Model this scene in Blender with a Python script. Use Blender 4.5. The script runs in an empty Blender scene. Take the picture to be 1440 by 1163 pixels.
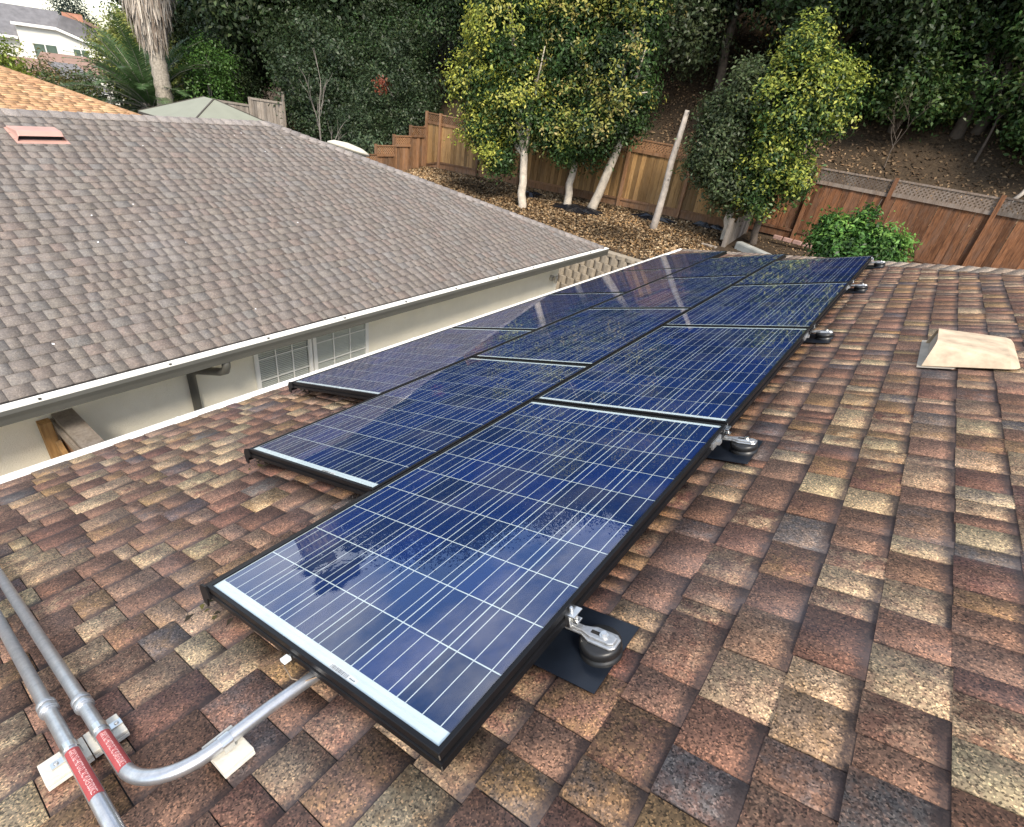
import bpy, math, random
import numpy as np
from mathutils import Vector, Matrix

R = math.radians
scene = bpy.context.scene
COL = scene.collection
PITCH = R(18.435)
CP, SP = math.cos(PITCH), math.sin(PITCH)

# ------------------------------------------------------------------ camera
CAM_LOC = Vector((1.236, -0.394, 1.360))
CAM_RIGHT = Vector((0.7856, 0.6057, 0.1262)).normalized()
CAM_FWD = Vector((-0.4675, 0.7147, -0.5202)).normalized()
CAM_RIGHT = (CAM_RIGHT - CAM_FWD * CAM_RIGHT.dot(CAM_FWD)).normalized()
CAM_UP = CAM_RIGHT.cross(CAM_FWD)
cam_d = bpy.data.cameras.new('camera')
cam_d.sensor_fit = 'HORIZONTAL'
cam_d.sensor_width = 36.0
cam_d.lens = 744.9 / 1440 * 36
cam_d.clip_start = 0.05
cam_d.clip_end = 3000
cam = bpy.data.objects.new('camera', cam_d)
COL.objects.link(cam)
cam.matrix_world = Matrix.Translation(CAM_LOC) @ Matrix((
    (CAM_RIGHT.x, CAM_UP.x, -CAM_FWD.x), (CAM_RIGHT.y, CAM_UP.y, -CAM_FWD.y),
    (CAM_RIGHT.z, CAM_UP.z, -CAM_FWD.z))).to_4x4()
scene.camera = cam

# ------------------------------------------------------------------ sky, sun, exposure
SUN_EL, SUN_AZ = R(46), R(130)          # azimuth clockwise from +Y
SKY_STRENGTH, SUN_STRENGTH, SUN_ANGLE = 0.15, 3.1, R(16)
world = bpy.data.worlds.new('World')
scene.world = world
world.use_nodes = True
wn, wl = world.node_tree.nodes, world.node_tree.links
wn.clear()
w_out = wn.new('ShaderNodeOutputWorld')
w_bg = wn.new('ShaderNodeBackground')
w_bg.inputs['Strength'].default_value = SKY_STRENGTH
w_sky = wn.new('ShaderNodeTexSky')
w_sky.sky_type = 'NISHITA'
w_sky.sun_disc = False
w_sky.sun_elevation = SUN_EL
w_sky.sun_rotation = SUN_AZ
w_sky.air_density = 1.0
w_sky.dust_density = 0.7
w_tc = wn.new('ShaderNodeTexCoord')
w_map = wn.new('ShaderNodeMapping')
w_map.inputs['Scale'].default_value = (1.0, 1.0, 2.6)
w_noise = wn.new('ShaderNodeTexNoise')
w_noise.inputs['Scale'].default_value = 2.3
w_noise.inputs['Detail'].default_value = 9
w_noise.inputs['Roughness'].default_value = 0.62
w_ramp = wn.new('ShaderNodeValToRGB')
w_ramp.color_ramp.elements[0].position = 0.45
w_ramp.color_ramp.elements[1].position = 0.70
w_mix = wn.new('ShaderNodeMixRGB')
w_mix.inputs['Color2'].default_value = (9.2, 9.1, 8.9, 1)
wl.new(w_tc.outputs['Generated'], w_map.inputs['Vector'])
wl.new(w_map.outputs['Vector'], w_noise.inputs['Vector'])
wl.new(w_noise.outputs['Fac'], w_ramp.inputs['Fac'])
wl.new(w_ramp.outputs['Color'], w_mix.inputs['Fac'])
wl.new(w_sky.outputs['Color'], w_mix.inputs['Color1'])
wl.new(w_mix.outputs['Color'], w_bg.inputs['Color'])
wl.new(w_bg.outputs['Background'], w_out.inputs['Surface'])

sun_d = bpy.data.lights.new('sun', 'SUN')
sun_d.energy = SUN_STRENGTH
sun_d.angle = SUN_ANGLE
sun_d.color = (1.0, 0.905, 0.77)
sun = bpy.data.objects.new('sun', sun_d)
COL.objects.link(sun)
sdir = Vector((math.sin(SUN_AZ) * math.cos(SUN_EL), math.cos(SUN_AZ) * math.cos(SUN_EL), math.sin(SUN_EL)))
sun.rotation_euler = sdir.to_track_quat('Z', 'Y').to_euler()
sun.location = (0, 0, 30)

scene.view_settings.view_transform = 'Standard'
scene.view_settings.look = 'None'
scene.view_settings.gamma = 1
scene.view_settings.exposure = 0.88
scene.cycles.max_bounces = 6
scene.cycles.diffuse_bounces = 3
scene.cycles.transparent_max_bounces = 12
scene.view_settings.use_curve_mapping = False

# ------------------------------------------------------------------ material helpers
def new_mat(name):
    m = bpy.data.materials.new(name)
    m.use_nodes = True
    nt = m.node_tree
    return m, nt, nt.nodes['Principled BSDF']

def N(nt, kind, **kw):
    n = nt.nodes.new(kind)
    for k, v in kw.items():
        if k in n.inputs:
            n.inputs[k].default_value = v
        else:
            setattr(n, k, v)
    return n

def mixc(nt, fac, a, b, mode='MIX'):
    n = nt.nodes.new('ShaderNodeMixRGB')
    n.blend_type = mode
    for sock, val in (('Fac', fac), ('Color1', a), ('Color2', b)):
        if hasattr(val, 'is_output'):
            nt.links.new(val, n.inputs[sock])
        else:
            n.inputs[sock].default_value = val if not isinstance(val, tuple) or len(val) == 4 else (*val, 1)
    return n.outputs['Color']

def ramp(nt, src, stops):
    n = nt.nodes.new('ShaderNodeValToRGB')
    e = n.color_ramp.elements
    while len(e) < len(stops):
        e.new(0.5)
    for el, (p, c) in zip(e, stops):
        el.position = p
        el.color = (*c, 1) if len(c) == 3 else c
    nt.links.new(src, n.inputs['Fac'])
    return n.outputs['Color']

def pos_node(nt, scale=(1, 1, 1), obj=False):
    if obj:
        src = nt.nodes.new('ShaderNodeTexCoord').outputs['Object']
    else:
        src = nt.nodes.new('ShaderNodeNewGeometry').outputs['Position']
    mp = nt.nodes.new('ShaderNodeMapping')
    mp.inputs['Scale'].default_value = scale
    nt.links.new(src, mp.inputs['Vector'])
    return mp.outputs['Vector']

def noise(nt, vec, scale, detail=4, rough=0.55):
    n = N(nt, 'ShaderNodeTexNoise', Scale=scale, Detail=detail, Roughness=rough)
    nt.links.new(vec, n.inputs['Vector'])
    return n.outputs['Fac']

def bump(nt, bsdf, height, strength, dist):
    b = N(nt, 'ShaderNodeBump', Strength=strength, Distance=dist)
    nt.links.new(height, b.inputs['Height'])
    nt.links.new(b.outputs['Normal'], bsdf.inputs['Normal'])

def grey3(v):
    return (v, v, v)

def mat_plain(name, color, rough=0.6, metal=0.0, var=0.15, scale=6.0, bmp=0.0, bscale=60, spec=0.5, obj=False):
    m, nt, b = new_mat(name)
    p = pos_node(nt, obj=obj)
    f = noise(nt, p, scale, 5)
    c = ramp(nt, f, [(0.25, tuple(x * (1 - var) for x in color)), (0.75, tuple(min(1, x * (1 + var)) for x in color))])
    nt.links.new(c, b.inputs['Base Color'])
    b.inputs['Roughness'].default_value = rough
    b.inputs['Metallic'].default_value = metal
    b.inputs['Specular IOR Level'].default_value = spec
    if bmp:
        bump(nt, b, noise(nt, p, bscale, 3), bmp, 0.01)
    return m

def mat_attr(name, rough=0.7, spec=0.3, var=0.12, scale=20, translucent=0.0):
    m, nt, b = new_mat(name)
    at = N(nt, 'ShaderNodeAttribute', attribute_name='col')
    f = noise(nt, pos_node(nt), scale, 3)
    v = ramp(nt, f, [(0.3, grey3(1 - var)), (0.7, grey3(1 + var))])
    c = mixc(nt, 1.0, at.outputs['Color'], v, 'MULTIPLY')
    nt.links.new(c, b.inputs['Base Color'])
    b.inputs['Roughness'].default_value = rough
    b.inputs['Specular IOR Level'].default_value = spec
    if translucent:
        t = nt.nodes.new('ShaderNodeBsdfTranslucent')
        nt.links.new(c, t.inputs['Color'])
        mx = nt.nodes.new('ShaderNodeMixShader')
        mx.inputs['Fac'].default_value = translucent
        out = nt.nodes['Material Output']
        nt.links.new(b.outputs[0], mx.inputs[1])
        nt.links.new(t.outputs[0], mx.inputs[2])
        nt.links.new(mx.outputs[0], out.inputs['Surface'])
    return m

def mat_shingle(name, speckle=0.8, band=(0.045, 0.03, 0.028), band_amt=0.88, gran=270, mott=0.08, fade=0.25, fade_col=(0.26, 0.27, 0.30)):
    m, nt, b = new_mat(name)
    at = N(nt, 'ShaderNodeAttribute', attribute_name='col')
    ab = N(nt, 'ShaderNodeAttribute', attribute_name='colb')
    bd = N(nt, 'ShaderNodeAttribute', attribute_name='band')
    p = pos_node(nt)
    vo = N(nt, 'ShaderNodeTexVoronoi', Scale=gran)
    nt.links.new(p, vo.inputs['Vector'])
    sep = nt.nodes.new('ShaderNodeSeparateColor')
    nt.links.new(vo.outputs['Color'], sep.inputs['Color'])
    sp = ramp(nt, sep.outputs['Red'], [(0.0, grey3(1 - speckle)), (0.45, grey3(0.95)), (0.8, grey3(1.1)), (1.0, (1.0 + speckle * 1.5, 1.0 + speckle * 1.4, 1.0 + speckle * 1.2))])
    blend = ramp(nt, noise(nt, p, 16, 6, 0.8), [(0.44, (0, 0, 0)), (0.60, grey3(0.7))])
    c = mixc(nt, blend, at.outputs['Color'], ab.outputs['Color'])
    c = mixc(nt, 1.0, c, sp, 'MULTIPLY')
    # blotches inside a tab where two granule colours blend
    bl = noise(nt, p, 26, 4, 0.7)
    blc = ramp(nt, bl, [(0.35, (0.86, 0.85, 0.85)), (0.65, (1.14, 1.11, 1.06))])
    c = mixc(nt, 1.0, c, blc, 'MULTIPLY')
    mf = ramp(nt, noise(nt, p, 11, 5, 0.75), [(0.52, (0, 0, 0)), (0.70, grey3(mott))])
    c = mixc(nt, mf, c, (0.075, 0.06, 0.056))
    # printed shadow line at the top of the exposure
    add = nt.nodes.new('ShaderNodeMath')
    add.operation = 'MULTIPLY_ADD'
    nt.links.new(noise(nt, p, 55, 3), add.inputs[0])
    add.inputs[1].default_value = 0.22
    nt.links.new(bd.outputs['Fac'], add.inputs[2])
    bf = ramp(nt, add.outputs[0], [(0.76, (0, 0, 0)), (0.93, grey3(band_amt))])
    c = mixc(nt, bf, c, band)
    # chalky weathering patches
    wf = ramp(nt, noise(nt, pos_node(nt, (0.7, 2.2, 0.7)), 1.7, 6, 0.6), [(0.50, (0, 0, 0)), (0.78, grey3(fade))])
    c = mixc(nt, wf, c, fade_col)
    nt.links.new(c, b.inputs['Base Color'])
    b.inputs['Roughness'].default_value = 0.82
    b.inputs['Specular IOR Level'].default_value = 0.45
    bump(nt, b, sep.outputs['Green'], 0.55, 0.0035)
    return m

def mat_wood(name, c_lo, c_hi, grey=(0.22, 0.20, 0.18), grey_amt=0.3, low_dark=None):
    """weathered boards: grain along local Z, tone differs from board to board"""
    m, nt, b = new_mat(name)
    oi = nt.nodes.new('ShaderNodeObjectInfo')
    p = pos_node(nt, (1, 1, 1))
    comb = nt.nodes.new('ShaderNodeVectorMath')
    comb.operation = 'ADD'
    mul = nt.nodes.new('ShaderNodeVectorMath')
    mul.operation = 'SCALE'
    mul.inputs[0].default_value = (7.0, 3.0, 11.0)
    nt.links.new(oi.outputs['Random'], mul.inputs['Scale'])
    nt.links.new(p, comb.inputs[0])
    nt.links.new(mul.outputs[0], comb.inputs[1])
    mp = nt.nodes.new('ShaderNodeMapping')
    mp.inputs['Scale'].default_value = (14, 14, 1.6)
    nt.links.new(comb.outputs[0], mp.inputs['Vector'])
    g = noise(nt, mp.outputs['Vector'], 3.0, 6, 0.65)
    c = ramp(nt, g, [(0.28, c_lo), (0.72, c_hi)])
    tone = ramp(nt, oi.outputs['Random'], [(0.0, grey3(0.5)), (0.5, grey3(0.92)), (1.0, grey3(1.35))])
    c = mixc(nt, 1.0, c, tone, 'MULTIPLY')
    mp2 = nt.nodes.new('ShaderNodeMapping')
    mp2.inputs['Scale'].default_value = (2.6, 2.6, 1.0)
    nt.links.new(comb.outputs[0], mp2.inputs['Vector'])
    gf = ramp(nt, noise(nt, mp2.outputs['Vector'], 1.6, 6, 0.7), [(0.45, (0, 0, 0)), (0.72, grey3(grey_amt))])
    c = mixc(nt, gf, c, grey)
    mp3 = nt.nodes.new('ShaderNodeMapping')
    mp3.inputs['Scale'].default_value = (9.0, 9.0, 0.9)
    nt.links.new(comb.outputs[0], mp3.inputs['Vector'])
    sf_ = ramp(nt, noise(nt, mp3.outputs['Vector'], 1.3, 5, 0.7), [(0.52, (0, 0, 0)), (0.70, grey3(0.65))])
    c = mixc(nt, sf_, c, tuple(x * 0.45 for x in c_lo))
    nt.links.new(c, b.inputs['Base Color'])
    b.inputs['Roughness'].default_value = 0.8
    b.inputs['Specular IOR Level'].default_value = 0.2
    bump(nt, b, g, 0.4, 0.006)
    return m

# ------------------------------------------------------------------ materials
M = {}
M['shingle'] = mat_shingle('brown_shingle')
M['shingle_n'] = mat_shingle('grey_shingle', speckle=0.25, band=(0.09, 0.08, 0.075), band_amt=0.16, gran=120, mott=0.08, fade=0.3, fade_col=(0.27, 0.25, 0.24))
M['shingle_o'] = mat_shingle('tan_shingle', speckle=0.2, band=(0.14, 0.08, 0.05), band_amt=0.7, gran=90, mott=0.05, fade=0.1, fade_col=(0.4, 0.3, 0.2))
M['deck'] = mat_plain('roof_underlay', (0.035, 0.032, 0.03), 0.9)
M['white_metal'] = mat_plain('white_gutter_paint', (0.80, 0.78, 0.72), 0.45, var=0.06, scale=3)
M['grey_metal'] = mat_plain('olive_grey_gutter_paint', (0.075, 0.073, 0.062), 0.5, var=0.08, scale=4)
M['stucco'] = mat_plain('cream_stucco', (0.84, 0.79, 0.65), 0.9, var=0.07, scale=2.5, bmp=0.5, bscale=90)
M['white_trim'] = mat_plain('white_trim_paint', (0.80, 0.79, 0.74), 0.5, var=0.04)
M['black_frame'] = mat_plain('black_anodised', (0.006, 0.006, 0.007), 0.42, var=0.3, scale=12, spec=0.3)
M['black_skirt'] = mat_plain('black_skirt', (0.008, 0.008, 0.009), 0.5, var=0.3, scale=9, spec=0.3)
M['flashing'] = mat_plain('dark_flashing', (0.006, 0.009, 0.015), 0.35, var=0.35, scale=14)
M['rubber'] = mat_plain('black_puck', (0.014, 0.014, 0.014), 0.4, var=0.3, scale=30)
M['alu'] = mat_plain('cast_aluminium', (0.56, 0.56, 0.55), 0.42, metal=0.9, var=0.2, scale=40, bmp=0.15, bscale=200)
M['bolt'] = mat_plain('stainless_bolt', (0.72, 0.72, 0.70), 0.28, metal=1.0, var=0.1, scale=50)
M['backsheet'] = mat_plain('white_backsheet', (0.58, 0.69, 0.71), 0.55, var=0.03, scale=8)
M['ribbon'] = mat_plain('solder_ribbon', (0.60, 0.68, 0.70), 0.45, metal=0.15, var=0.05, scale=20)
M['ink'] = mat_plain('black_ink', (0.03, 0.03, 0.03), 0.7)
M['label_w'] = mat_plain('white_label', (0.70, 0.74, 0.74), 0.5, var=0.03)
M['block'] = mat_plain('white_block', (0.62, 0.59, 0.51), 0.75, var=0.1, scale=30, bmp=0.2, bscale=120)
M['red_label'] = mat_plain('red_label', (0.36, 0.06, 0.06), 0.5, var=0.12, scale=40)
M['label_text'] = mat_plain('pink_white_lettering', (0.80, 0.55, 0.52), 0.5)
M['vent_tan'] = mat_plain('tan_vent_paint', (0.50, 0.39, 0.27), 0.8, var=0.35, scale=13, bmp=0.2, bscale=60)
M['vent_grey'] = mat_plain('galvanised_flange', (0.40, 0.36, 0.30), 0.55, metal=0.3, var=0.2, scale=14)
M['vent_pink'] = mat_plain('pink_vent_paint', (0.46, 0.27, 0.22), 0.6, var=0.1, scale=6)
M['vent_cream'] = mat_plain('cream_vent', (0.62, 0.57, 0.46), 0.6, var=0.1, scale=6)
M['dark'] = mat_plain('dark_void', (0.012, 0.011, 0.010), 0.95)
M['blind'] = mat_plain('blind_slats', (0.62, 0.61, 0.56), 0.6, var=0.06, scale=3)
M['concrete'] = mat_plain('concrete', (0.30, 0.30, 0.27), 0.9, var=0.2, scale=5, bmp=0.4, bscale=40)
M['path'] = mat_plain('bounce_path_concrete', (0.52, 0.49, 0.43), 0.9, var=0.15, scale=2, bmp=0.3, bscale=30)
M['block_tan'] = mat_plain('tan_wall_block', (0.29, 0.245, 0.185), 0.95, var=0.22, scale=9, bmp=0.8, bscale=45)
M['brick_red'] = mat_plain('red_edging_brick', (0.36, 0.22, 0.18), 0.9, var=0.2, scale=9, bmp=0.4)
M['plastic_black'] = mat_plain('black_plastic_sheet', (0.010, 0.010, 0.012), 0.25, var=0.4, scale=7, bmp=0.6, bscale=18)
M['canopy'] = mat_plain('sage_canopy_fabric', (0.235, 0.245, 0.195), 0.8, var=0.06, scale=2)
M['canopy_dark'] = mat_plain('canopy_trim', (0.07, 0.06, 0.05), 0.7)
M['bark_pale'] = mat_plain('pale_bark', (0.46, 0.40, 0.32), 0.9, var=0.3, scale=9, bmp=0.6, bscale=30)
M['bark_dark'] = mat_plain('dark_bark', (0.11, 0.085, 0.065), 0.95, var=0.35, scale=8, bmp=0.7, bscale=25)
M['bark_grey'] = mat_plain('grey_twigs', (0.25, 0.22, 0.19), 0.9, var=0.3, scale=8)
M['pole'] = mat_plain('weathered_pole', (0.38, 0.33, 0.28), 0.9, var=0.4, scale=7, bmp=0.6, bscale=30)
M['palm_trunk'] = mat_plain('palm_trunk', (0.30, 0.26, 0.21), 0.95, var=0.45, scale=14, bmp=1.0, bscale=22)
M['leaf'] = mat_attr('leaves', 0.45, 0.35, 0.1, 12, translucent=0.33)
M['leaf_dull'] = mat_attr('dull_leaves', 0.6, 0.25, 0.1, 12, translucent=0.15)
M['litter'] = mat_attr('dry_leaves_and_chips', 0.85, 0.15, 0.15, 25)
M['thatch'] = mat_attr('dead_palm_fronds', 0.85, 0.15, 0.15, 10)
M['wood_gold'] = mat_wood('golden_fence_wood', (0.24, 0.13, 0.05), (0.47, 0.285, 0.12), grey=(0.32, 0.24, 0.16), grey_amt=0.25)
M['wood_brown'] = mat_wood('brown_fence_wood', (0.17, 0.085, 0.042), (0.36, 0.20, 0.105), grey=(0.24, 0.19, 0.155), grey_amt=0.45)
M['wood_red'] = mat_wood('redwood_fence', (0.065, 0.027, 0.014), (0.27, 0.12, 0.055), grey=(0.15, 0.105, 0.08), grey_amt=0.6)
M['wood_dark'] = mat_wood('dark_weathered_wood', (0.12, 0.085, 0.062), (0.24, 0.19, 0.155), grey=(0.24, 0.22, 0.20), grey_amt=0.6)
M['wood_grey'] = mat_wood('grey_weathered_wood', (0.20, 0.165, 0.13), (0.34, 0.29, 0.24), grey=(0.30, 0.28, 0.26), grey_amt=0.4)
M['far_white'] = mat_plain('far_white_stucco', (0.72, 0.70, 0.62), 0.9, var=0.04, scale=0.5)
M['far_roof'] = mat_plain('far_grey_roof', (0.15, 0.145, 0.15), 0.9, var=0.25, scale=1.6)
M['far_roof_brown'] = mat_plain('far_brown_roof', (0.24, 0.155, 0.12), 0.9, var=0.2, scale=1.6)
M['far_glass'] = mat_plain('far_window_glass', (0.10, 0.14, 0.11), 0.15, var=0.3, scale=0.7)
M['chimney'] = mat_plain('red_brick_chimney', (0.42, 0.2, 0.13), 0.9, var=0.2, scale=2)
M['wire'] = mat_plain('brown_wire', (0.25, 0.18, 0.12), 0.6)
M['lamp_metal'] = mat_plain('wall_lamp', (0.45, 0.42, 0.36), 0.5)

def _glass(name, ior, tint=(1, 1, 1), rough=0.02, wav=0.0):
    m, nt, b = new_mat(name)
    nt.nodes.remove(b)
    fr = N(nt, 'ShaderNodeFresnel', IOR=ior)
    # the sheet stands for a pane with two parallel faces, so it reflects alike from both sides
    geo = nt.nodes.new('ShaderNodeNewGeometry')
    mr = nt.nodes.new('ShaderNodeMapRange')
    mr.inputs['To Min'].default_value = ior
    mr.inputs['To Max'].default_value = 1.0 / ior
    nt.links.new(geo.outputs['Backfacing'], mr.inputs['Value'])
    nt.links.new(mr.outputs['Result'], fr.inputs['IOR'])
    tr = nt.nodes.new('ShaderNodeBsdfTransparent')
    tr.inputs['Color'].default_value = (*tint, 1)
    gl = nt.nodes.new('ShaderNodeBsdfGlossy')
    gl.inputs['Roughness'].default_value = rough
    mx = nt.nodes.new('ShaderNodeMixShader')
    nt.links.new(fr.outputs[0], mx.inputs['Fac'])
    nt.links.new(tr.outputs[0], mx.inputs[1])
    nt.links.new(gl.outputs[0], mx.inputs[2])
    nt.links.new(mx.outputs[0], nt.nodes['Material Output'].inputs['Surface'])
    if wav:
        bp = N(nt, 'ShaderNodeBump', Strength=wav, Distance=0.002)
        nt.links.new(noise(nt, pos_node(nt), 9, 2), bp.inputs['Height'])
        nt.links.new(bp.outputs['Normal'], gl.inputs['Normal'])
    # thin dust film
    df = nt.nodes.new('ShaderNodeBsdfDiffuse')
    df.inputs['Color'].default_value = (0.55, 0.52, 0.46, 1)
    mx2 = nt.nodes.new('ShaderNodeMixShader')
    p = pos_node(nt)
    d = ramp(nt, noise(nt, p, 3.5, 5, 0.5), [(0.52, grey3(0.004)), (0.80, grey3(0.06))])
    nt.links.new(d, mx2.inputs['Fac'])
    nt.links.new(mx.outputs[0], mx2.inputs[1])
    nt.links.new(df.outputs[0], mx2.inputs[2])
    nt.links.new(mx2.outputs[0], nt.nodes['Material Output'].inputs['Surface'])
    return m
M['panel_glass'] = _glass('panel_glass', 1.95, rough=0.012, wav=0.012)
M['window_glass'] = _glass('window_glass', 1.35, tint=(0.9, 0.93, 0.92))

def _cell():
    m, nt, b = new_mat('polycrystalline_cell')
    oi = nt.nodes.new('ShaderNodeObjectInfo')
    p = pos_node(nt)
    vo = N(nt, 'ShaderNodeTexVoronoi', Scale=70)
    nt.links.new(p, vo.inputs['Vector'])
    sep = nt.nodes.new('ShaderNodeSeparateColor')
    nt.links.new(vo.outputs['Color'], sep.inputs['Color'])
    c = ramp(nt, sep.outputs['Red'], [(0.0, (0.0014, 0.0185, 0.100)), (0.6, (0.0016, 0.020, 0.107)), (1.0, (0.0018, 0.0215, 0.114))])
    t = ramp(nt, oi.outputs['Random'], [(0.0, (0.75, 0.80, 0.70)), (0.5, (1, 1, 1)), (1.0, (1.05, 1.15, 1.25))])
    c = mixc(nt, 1.0, c, t, 'MULTIPLY')
    nt.links.new(c, b.inputs['Base Color'])
    b.inputs['Roughness'].default_value = 0.5
    b.inputs['Specular IOR Level'].default_value = 0.15
    return m
M['cell'] = _cell()

def _emt():
    m, nt, b = new_mat('galvanised_conduit')
    p = pos_node(nt)
    f = noise(nt, p, 34, 5, 0.7)
    c = ramp(nt, f, [(0.3, (0.42, 0.43, 0.44)), (0.7, (0.66, 0.67, 0.68))])
    nt.links.new(c, b.inputs['Base Color'])
    b.inputs['Metallic'].default_value = 0.85
    r = ramp(nt, f, [(0.3, grey3(0.42)), (0.7, grey3(0.30))])
    nt.links.new(r, b.inputs['Roughness'])
    return m
M['emt'] = _emt()

def _ground():
    m, nt, b = new_mat('earth')
    p = pos_node(nt)
    f1 = noise(nt, p, 0.7, 6, 0.6)
    f2 = noise(nt, p, 14, 5, 0.7)
    c1 = ramp(nt, f2, [(0.25, (0.03, 0.021, 0.015)), (0.55, (0.065, 0.044, 0.028)), (0.8, (0.12, 0.083, 0.052))])
    c2 = ramp(nt, f2, [(0.25, (0.04, 0.031, 0.022)), (0.8, (0.095, 0.072, 0.047))])
    c = mixc(nt, f1, c1, c2)
    nt.links.new(c, b.inputs['Base Color'])
    b.inputs['Roughness'].default_value = 0.95
    b.inputs['Specular IOR Level'].default_value = 0.1
    bump(nt, b, f2, 0.8, 0.05)
    return m
M['ground'] = _ground()

# ------------------------------------------------------------------ object helpers
WMAT = {}
def link(o, parent=None, local=False):
    COL.objects.link(o)
    if parent is not None:
        o.parent = parent
        if not local:
            o.matrix_parent_inverse = WMAT.get(parent, Matrix.Identity(4)).inverted()
    return o

def tag(o, label=None, cat=None, group=None, kind=None):
    if label: o['label'] = label
    if cat: o['category'] = cat
    if group: o['group'] = group
    if kind: o['kind'] = kind
    return o

def thing(name, label, cat, loc=(0, 0, 0), rot=(0, 0, 0), scale=1.0, group=None):
    o = bpy.data.objects.new(name, None)
    o.empty_display_size = 0.2
    COL.objects.link(o)
    o.location = loc
    o.rotation_euler = rot
    o.scale = (scale,) * 3 if not isinstance(scale, tuple) else scale
    from mathutils import Euler
    WMAT[o] = Matrix.LocRotScale(Vector(loc), Euler(rot), o.scale.copy())
    return tag(o, label, cat, group)

class MB:
    def __init__(s):
        s.v, s.f, s.mi, s.c, s.sm = [], [], [], [], []
    def add(s, verts, faces, mi=0, col=None, smooth=False):
        o = len(s.v)
        s.v += [tuple(x) for x in verts]
        for f in faces:
            s.f.append(tuple(i + o for i in f))
            s.mi.append(mi)
            s.c.append(col)
            s.sm.append(smooth)
        return s
    def box(s, a, b, mi=0, mat=None, col=None):
        x0, y0, z0 = a; x1, y1, z1 = b
        vs = [(x0, y0, z0), (x1, y0, z0), (x1, y1, z0), (x0, y1, z0), (x0, y0, z1), (x1, y0, z1), (x1, y1, z1), (x0, y1, z1)]
        if mat is not None:
            vs = [tuple(mat @ Vector(p)) for p in vs]
        return s.add(vs, [(3, 2, 1, 0), (4, 5, 6, 7), (0, 1, 5, 4), (1, 2, 6, 5), (2, 3, 7, 6), (3, 0, 4, 7)], mi, col)
    def bar(s, p, q, w, h, mi=0, up=(0, 0, 1)):
        p, q = Vector(p), Vector(q)
        d = (q - p)
        L = d.length
        d.normalize()
        x = d.cross(Vector(up))
        if x.length < 1e-4: x = d.cross(Vector((1, 0, 0)))
        x.normalize()
        z = x.cross(d)
        mt = Matrix(((x.x, d.x, z.x, p.x), (x.y, d.y, z.y, p.y), (x.z, d.z, z.z, p.z), (0, 0, 0, 1)))
        return s.box((-w / 2, 0, -h / 2), (w / 2, L, h / 2), mi, mt)
    def tube(s, pts, rad, n=8, mi=0, cap=True, col=None, smooth=True):
        pts = [Vector(p) for p in pts]
        if not hasattr(rad, '__len__'): rad = [rad] * len(pts)
        rings = []
        prev = None
        for i, p in enumerate(pts):
            d = (pts[min(i + 1, len(pts) - 1)] - pts[max(i - 1, 0)]).normalized()
            if prev is None:
                x = d.cross(Vector((0, 0, 1)))
                if x.length < 0.05: x = d.cross(Vector((1, 0, 0)))
            else:
                x = prev - d * prev.dot(d)
            x.normalize()
            prev = x
            y = d.cross(x)
            rings.append([p + (x * math.cos(2 * math.pi * k / n) + y * math.sin(2 * math.pi * k / n)) * rad[i] for k in range(n)])
        vs = [v for r_ in rings for v in r_]
        fs = []
        for i in range(len(rings) - 1):
            for k in range(n):
                a, b2 = i * n + k, i * n + (k + 1) % n
                fs.append((a, b2, b2 + n, a + n))
        s.add(vs, fs, mi, col, smooth)
        if cap:
            o = len(s.v) - len(vs)
            s.f.append(tuple(o + k for k in range(n))[::-1]); s.mi.append(mi); s.c.append(col); s.sm.append(False)
            e = o + (len(rings) - 1) * n
            s.f.append(tuple(e + k for k in range(n))); s.mi.append(mi); s.c.append(col); s.sm.append(False)
        return s
    def prism(s, poly, axis_a, axis_b, org, ext, mi=0):
        """poly in (a,b), extruded along vector ext from org"""
        A, B, O, E_ = Vector(axis_a), Vector(axis_b), Vector(org), Vector(ext)
        n = len(poly)
        vs = [O + A * a + B * b for a, b in poly] + [O + A * a + B * b + E_ for a, b in poly]
        fs = [tuple(range(n))[::-1], tuple(range(n, 2 * n))] + [(k, (k + 1) % n, (k + 1) % n + n, k + n) for k in range(n)]
        return s.add(vs, fs, mi)
    def mesh(s, name, mats):
        me = bpy.data.meshes.new(name)
        me.from_pydata(s.v, [], s.f)
        for m in (mats if isinstance(mats, (list, tuple)) else [mats]):
            me.materials.append(m)
        me.polygons.foreach_set('material_index', s.mi)
        me.polygons.foreach_set('use_smooth', s.sm)
        if any(c is not None for c in s.c):
            ca = me.color_attributes.new('col', 'FLOAT_COLOR', 'CORNER')
            arr = []
            for f, c in zip(s.f, s.c):
                arr += [(*(c or (0.5, 0.5, 0.5)), 1.0)] * len(f)
            ca.data.foreach_set('color', np.array(arr, dtype=np.float32).ravel())
        me.update()
        return me
    def build(s, name, mats, parent=None, local=False, bevel=0, label=None, kind=None):
        o = bpy.data.objects.new(name, s.mesh(name, mats))
        link(o, parent, local)
        if bevel:
            md = o.modifiers.new('bevel', 'BEVEL')
            md.width = bevel
            md.segments = 2
            md.limit_method = 'ANGLE'
        if label: o['label'] = label
        if kind: o['kind'] = kind
        return o

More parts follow.
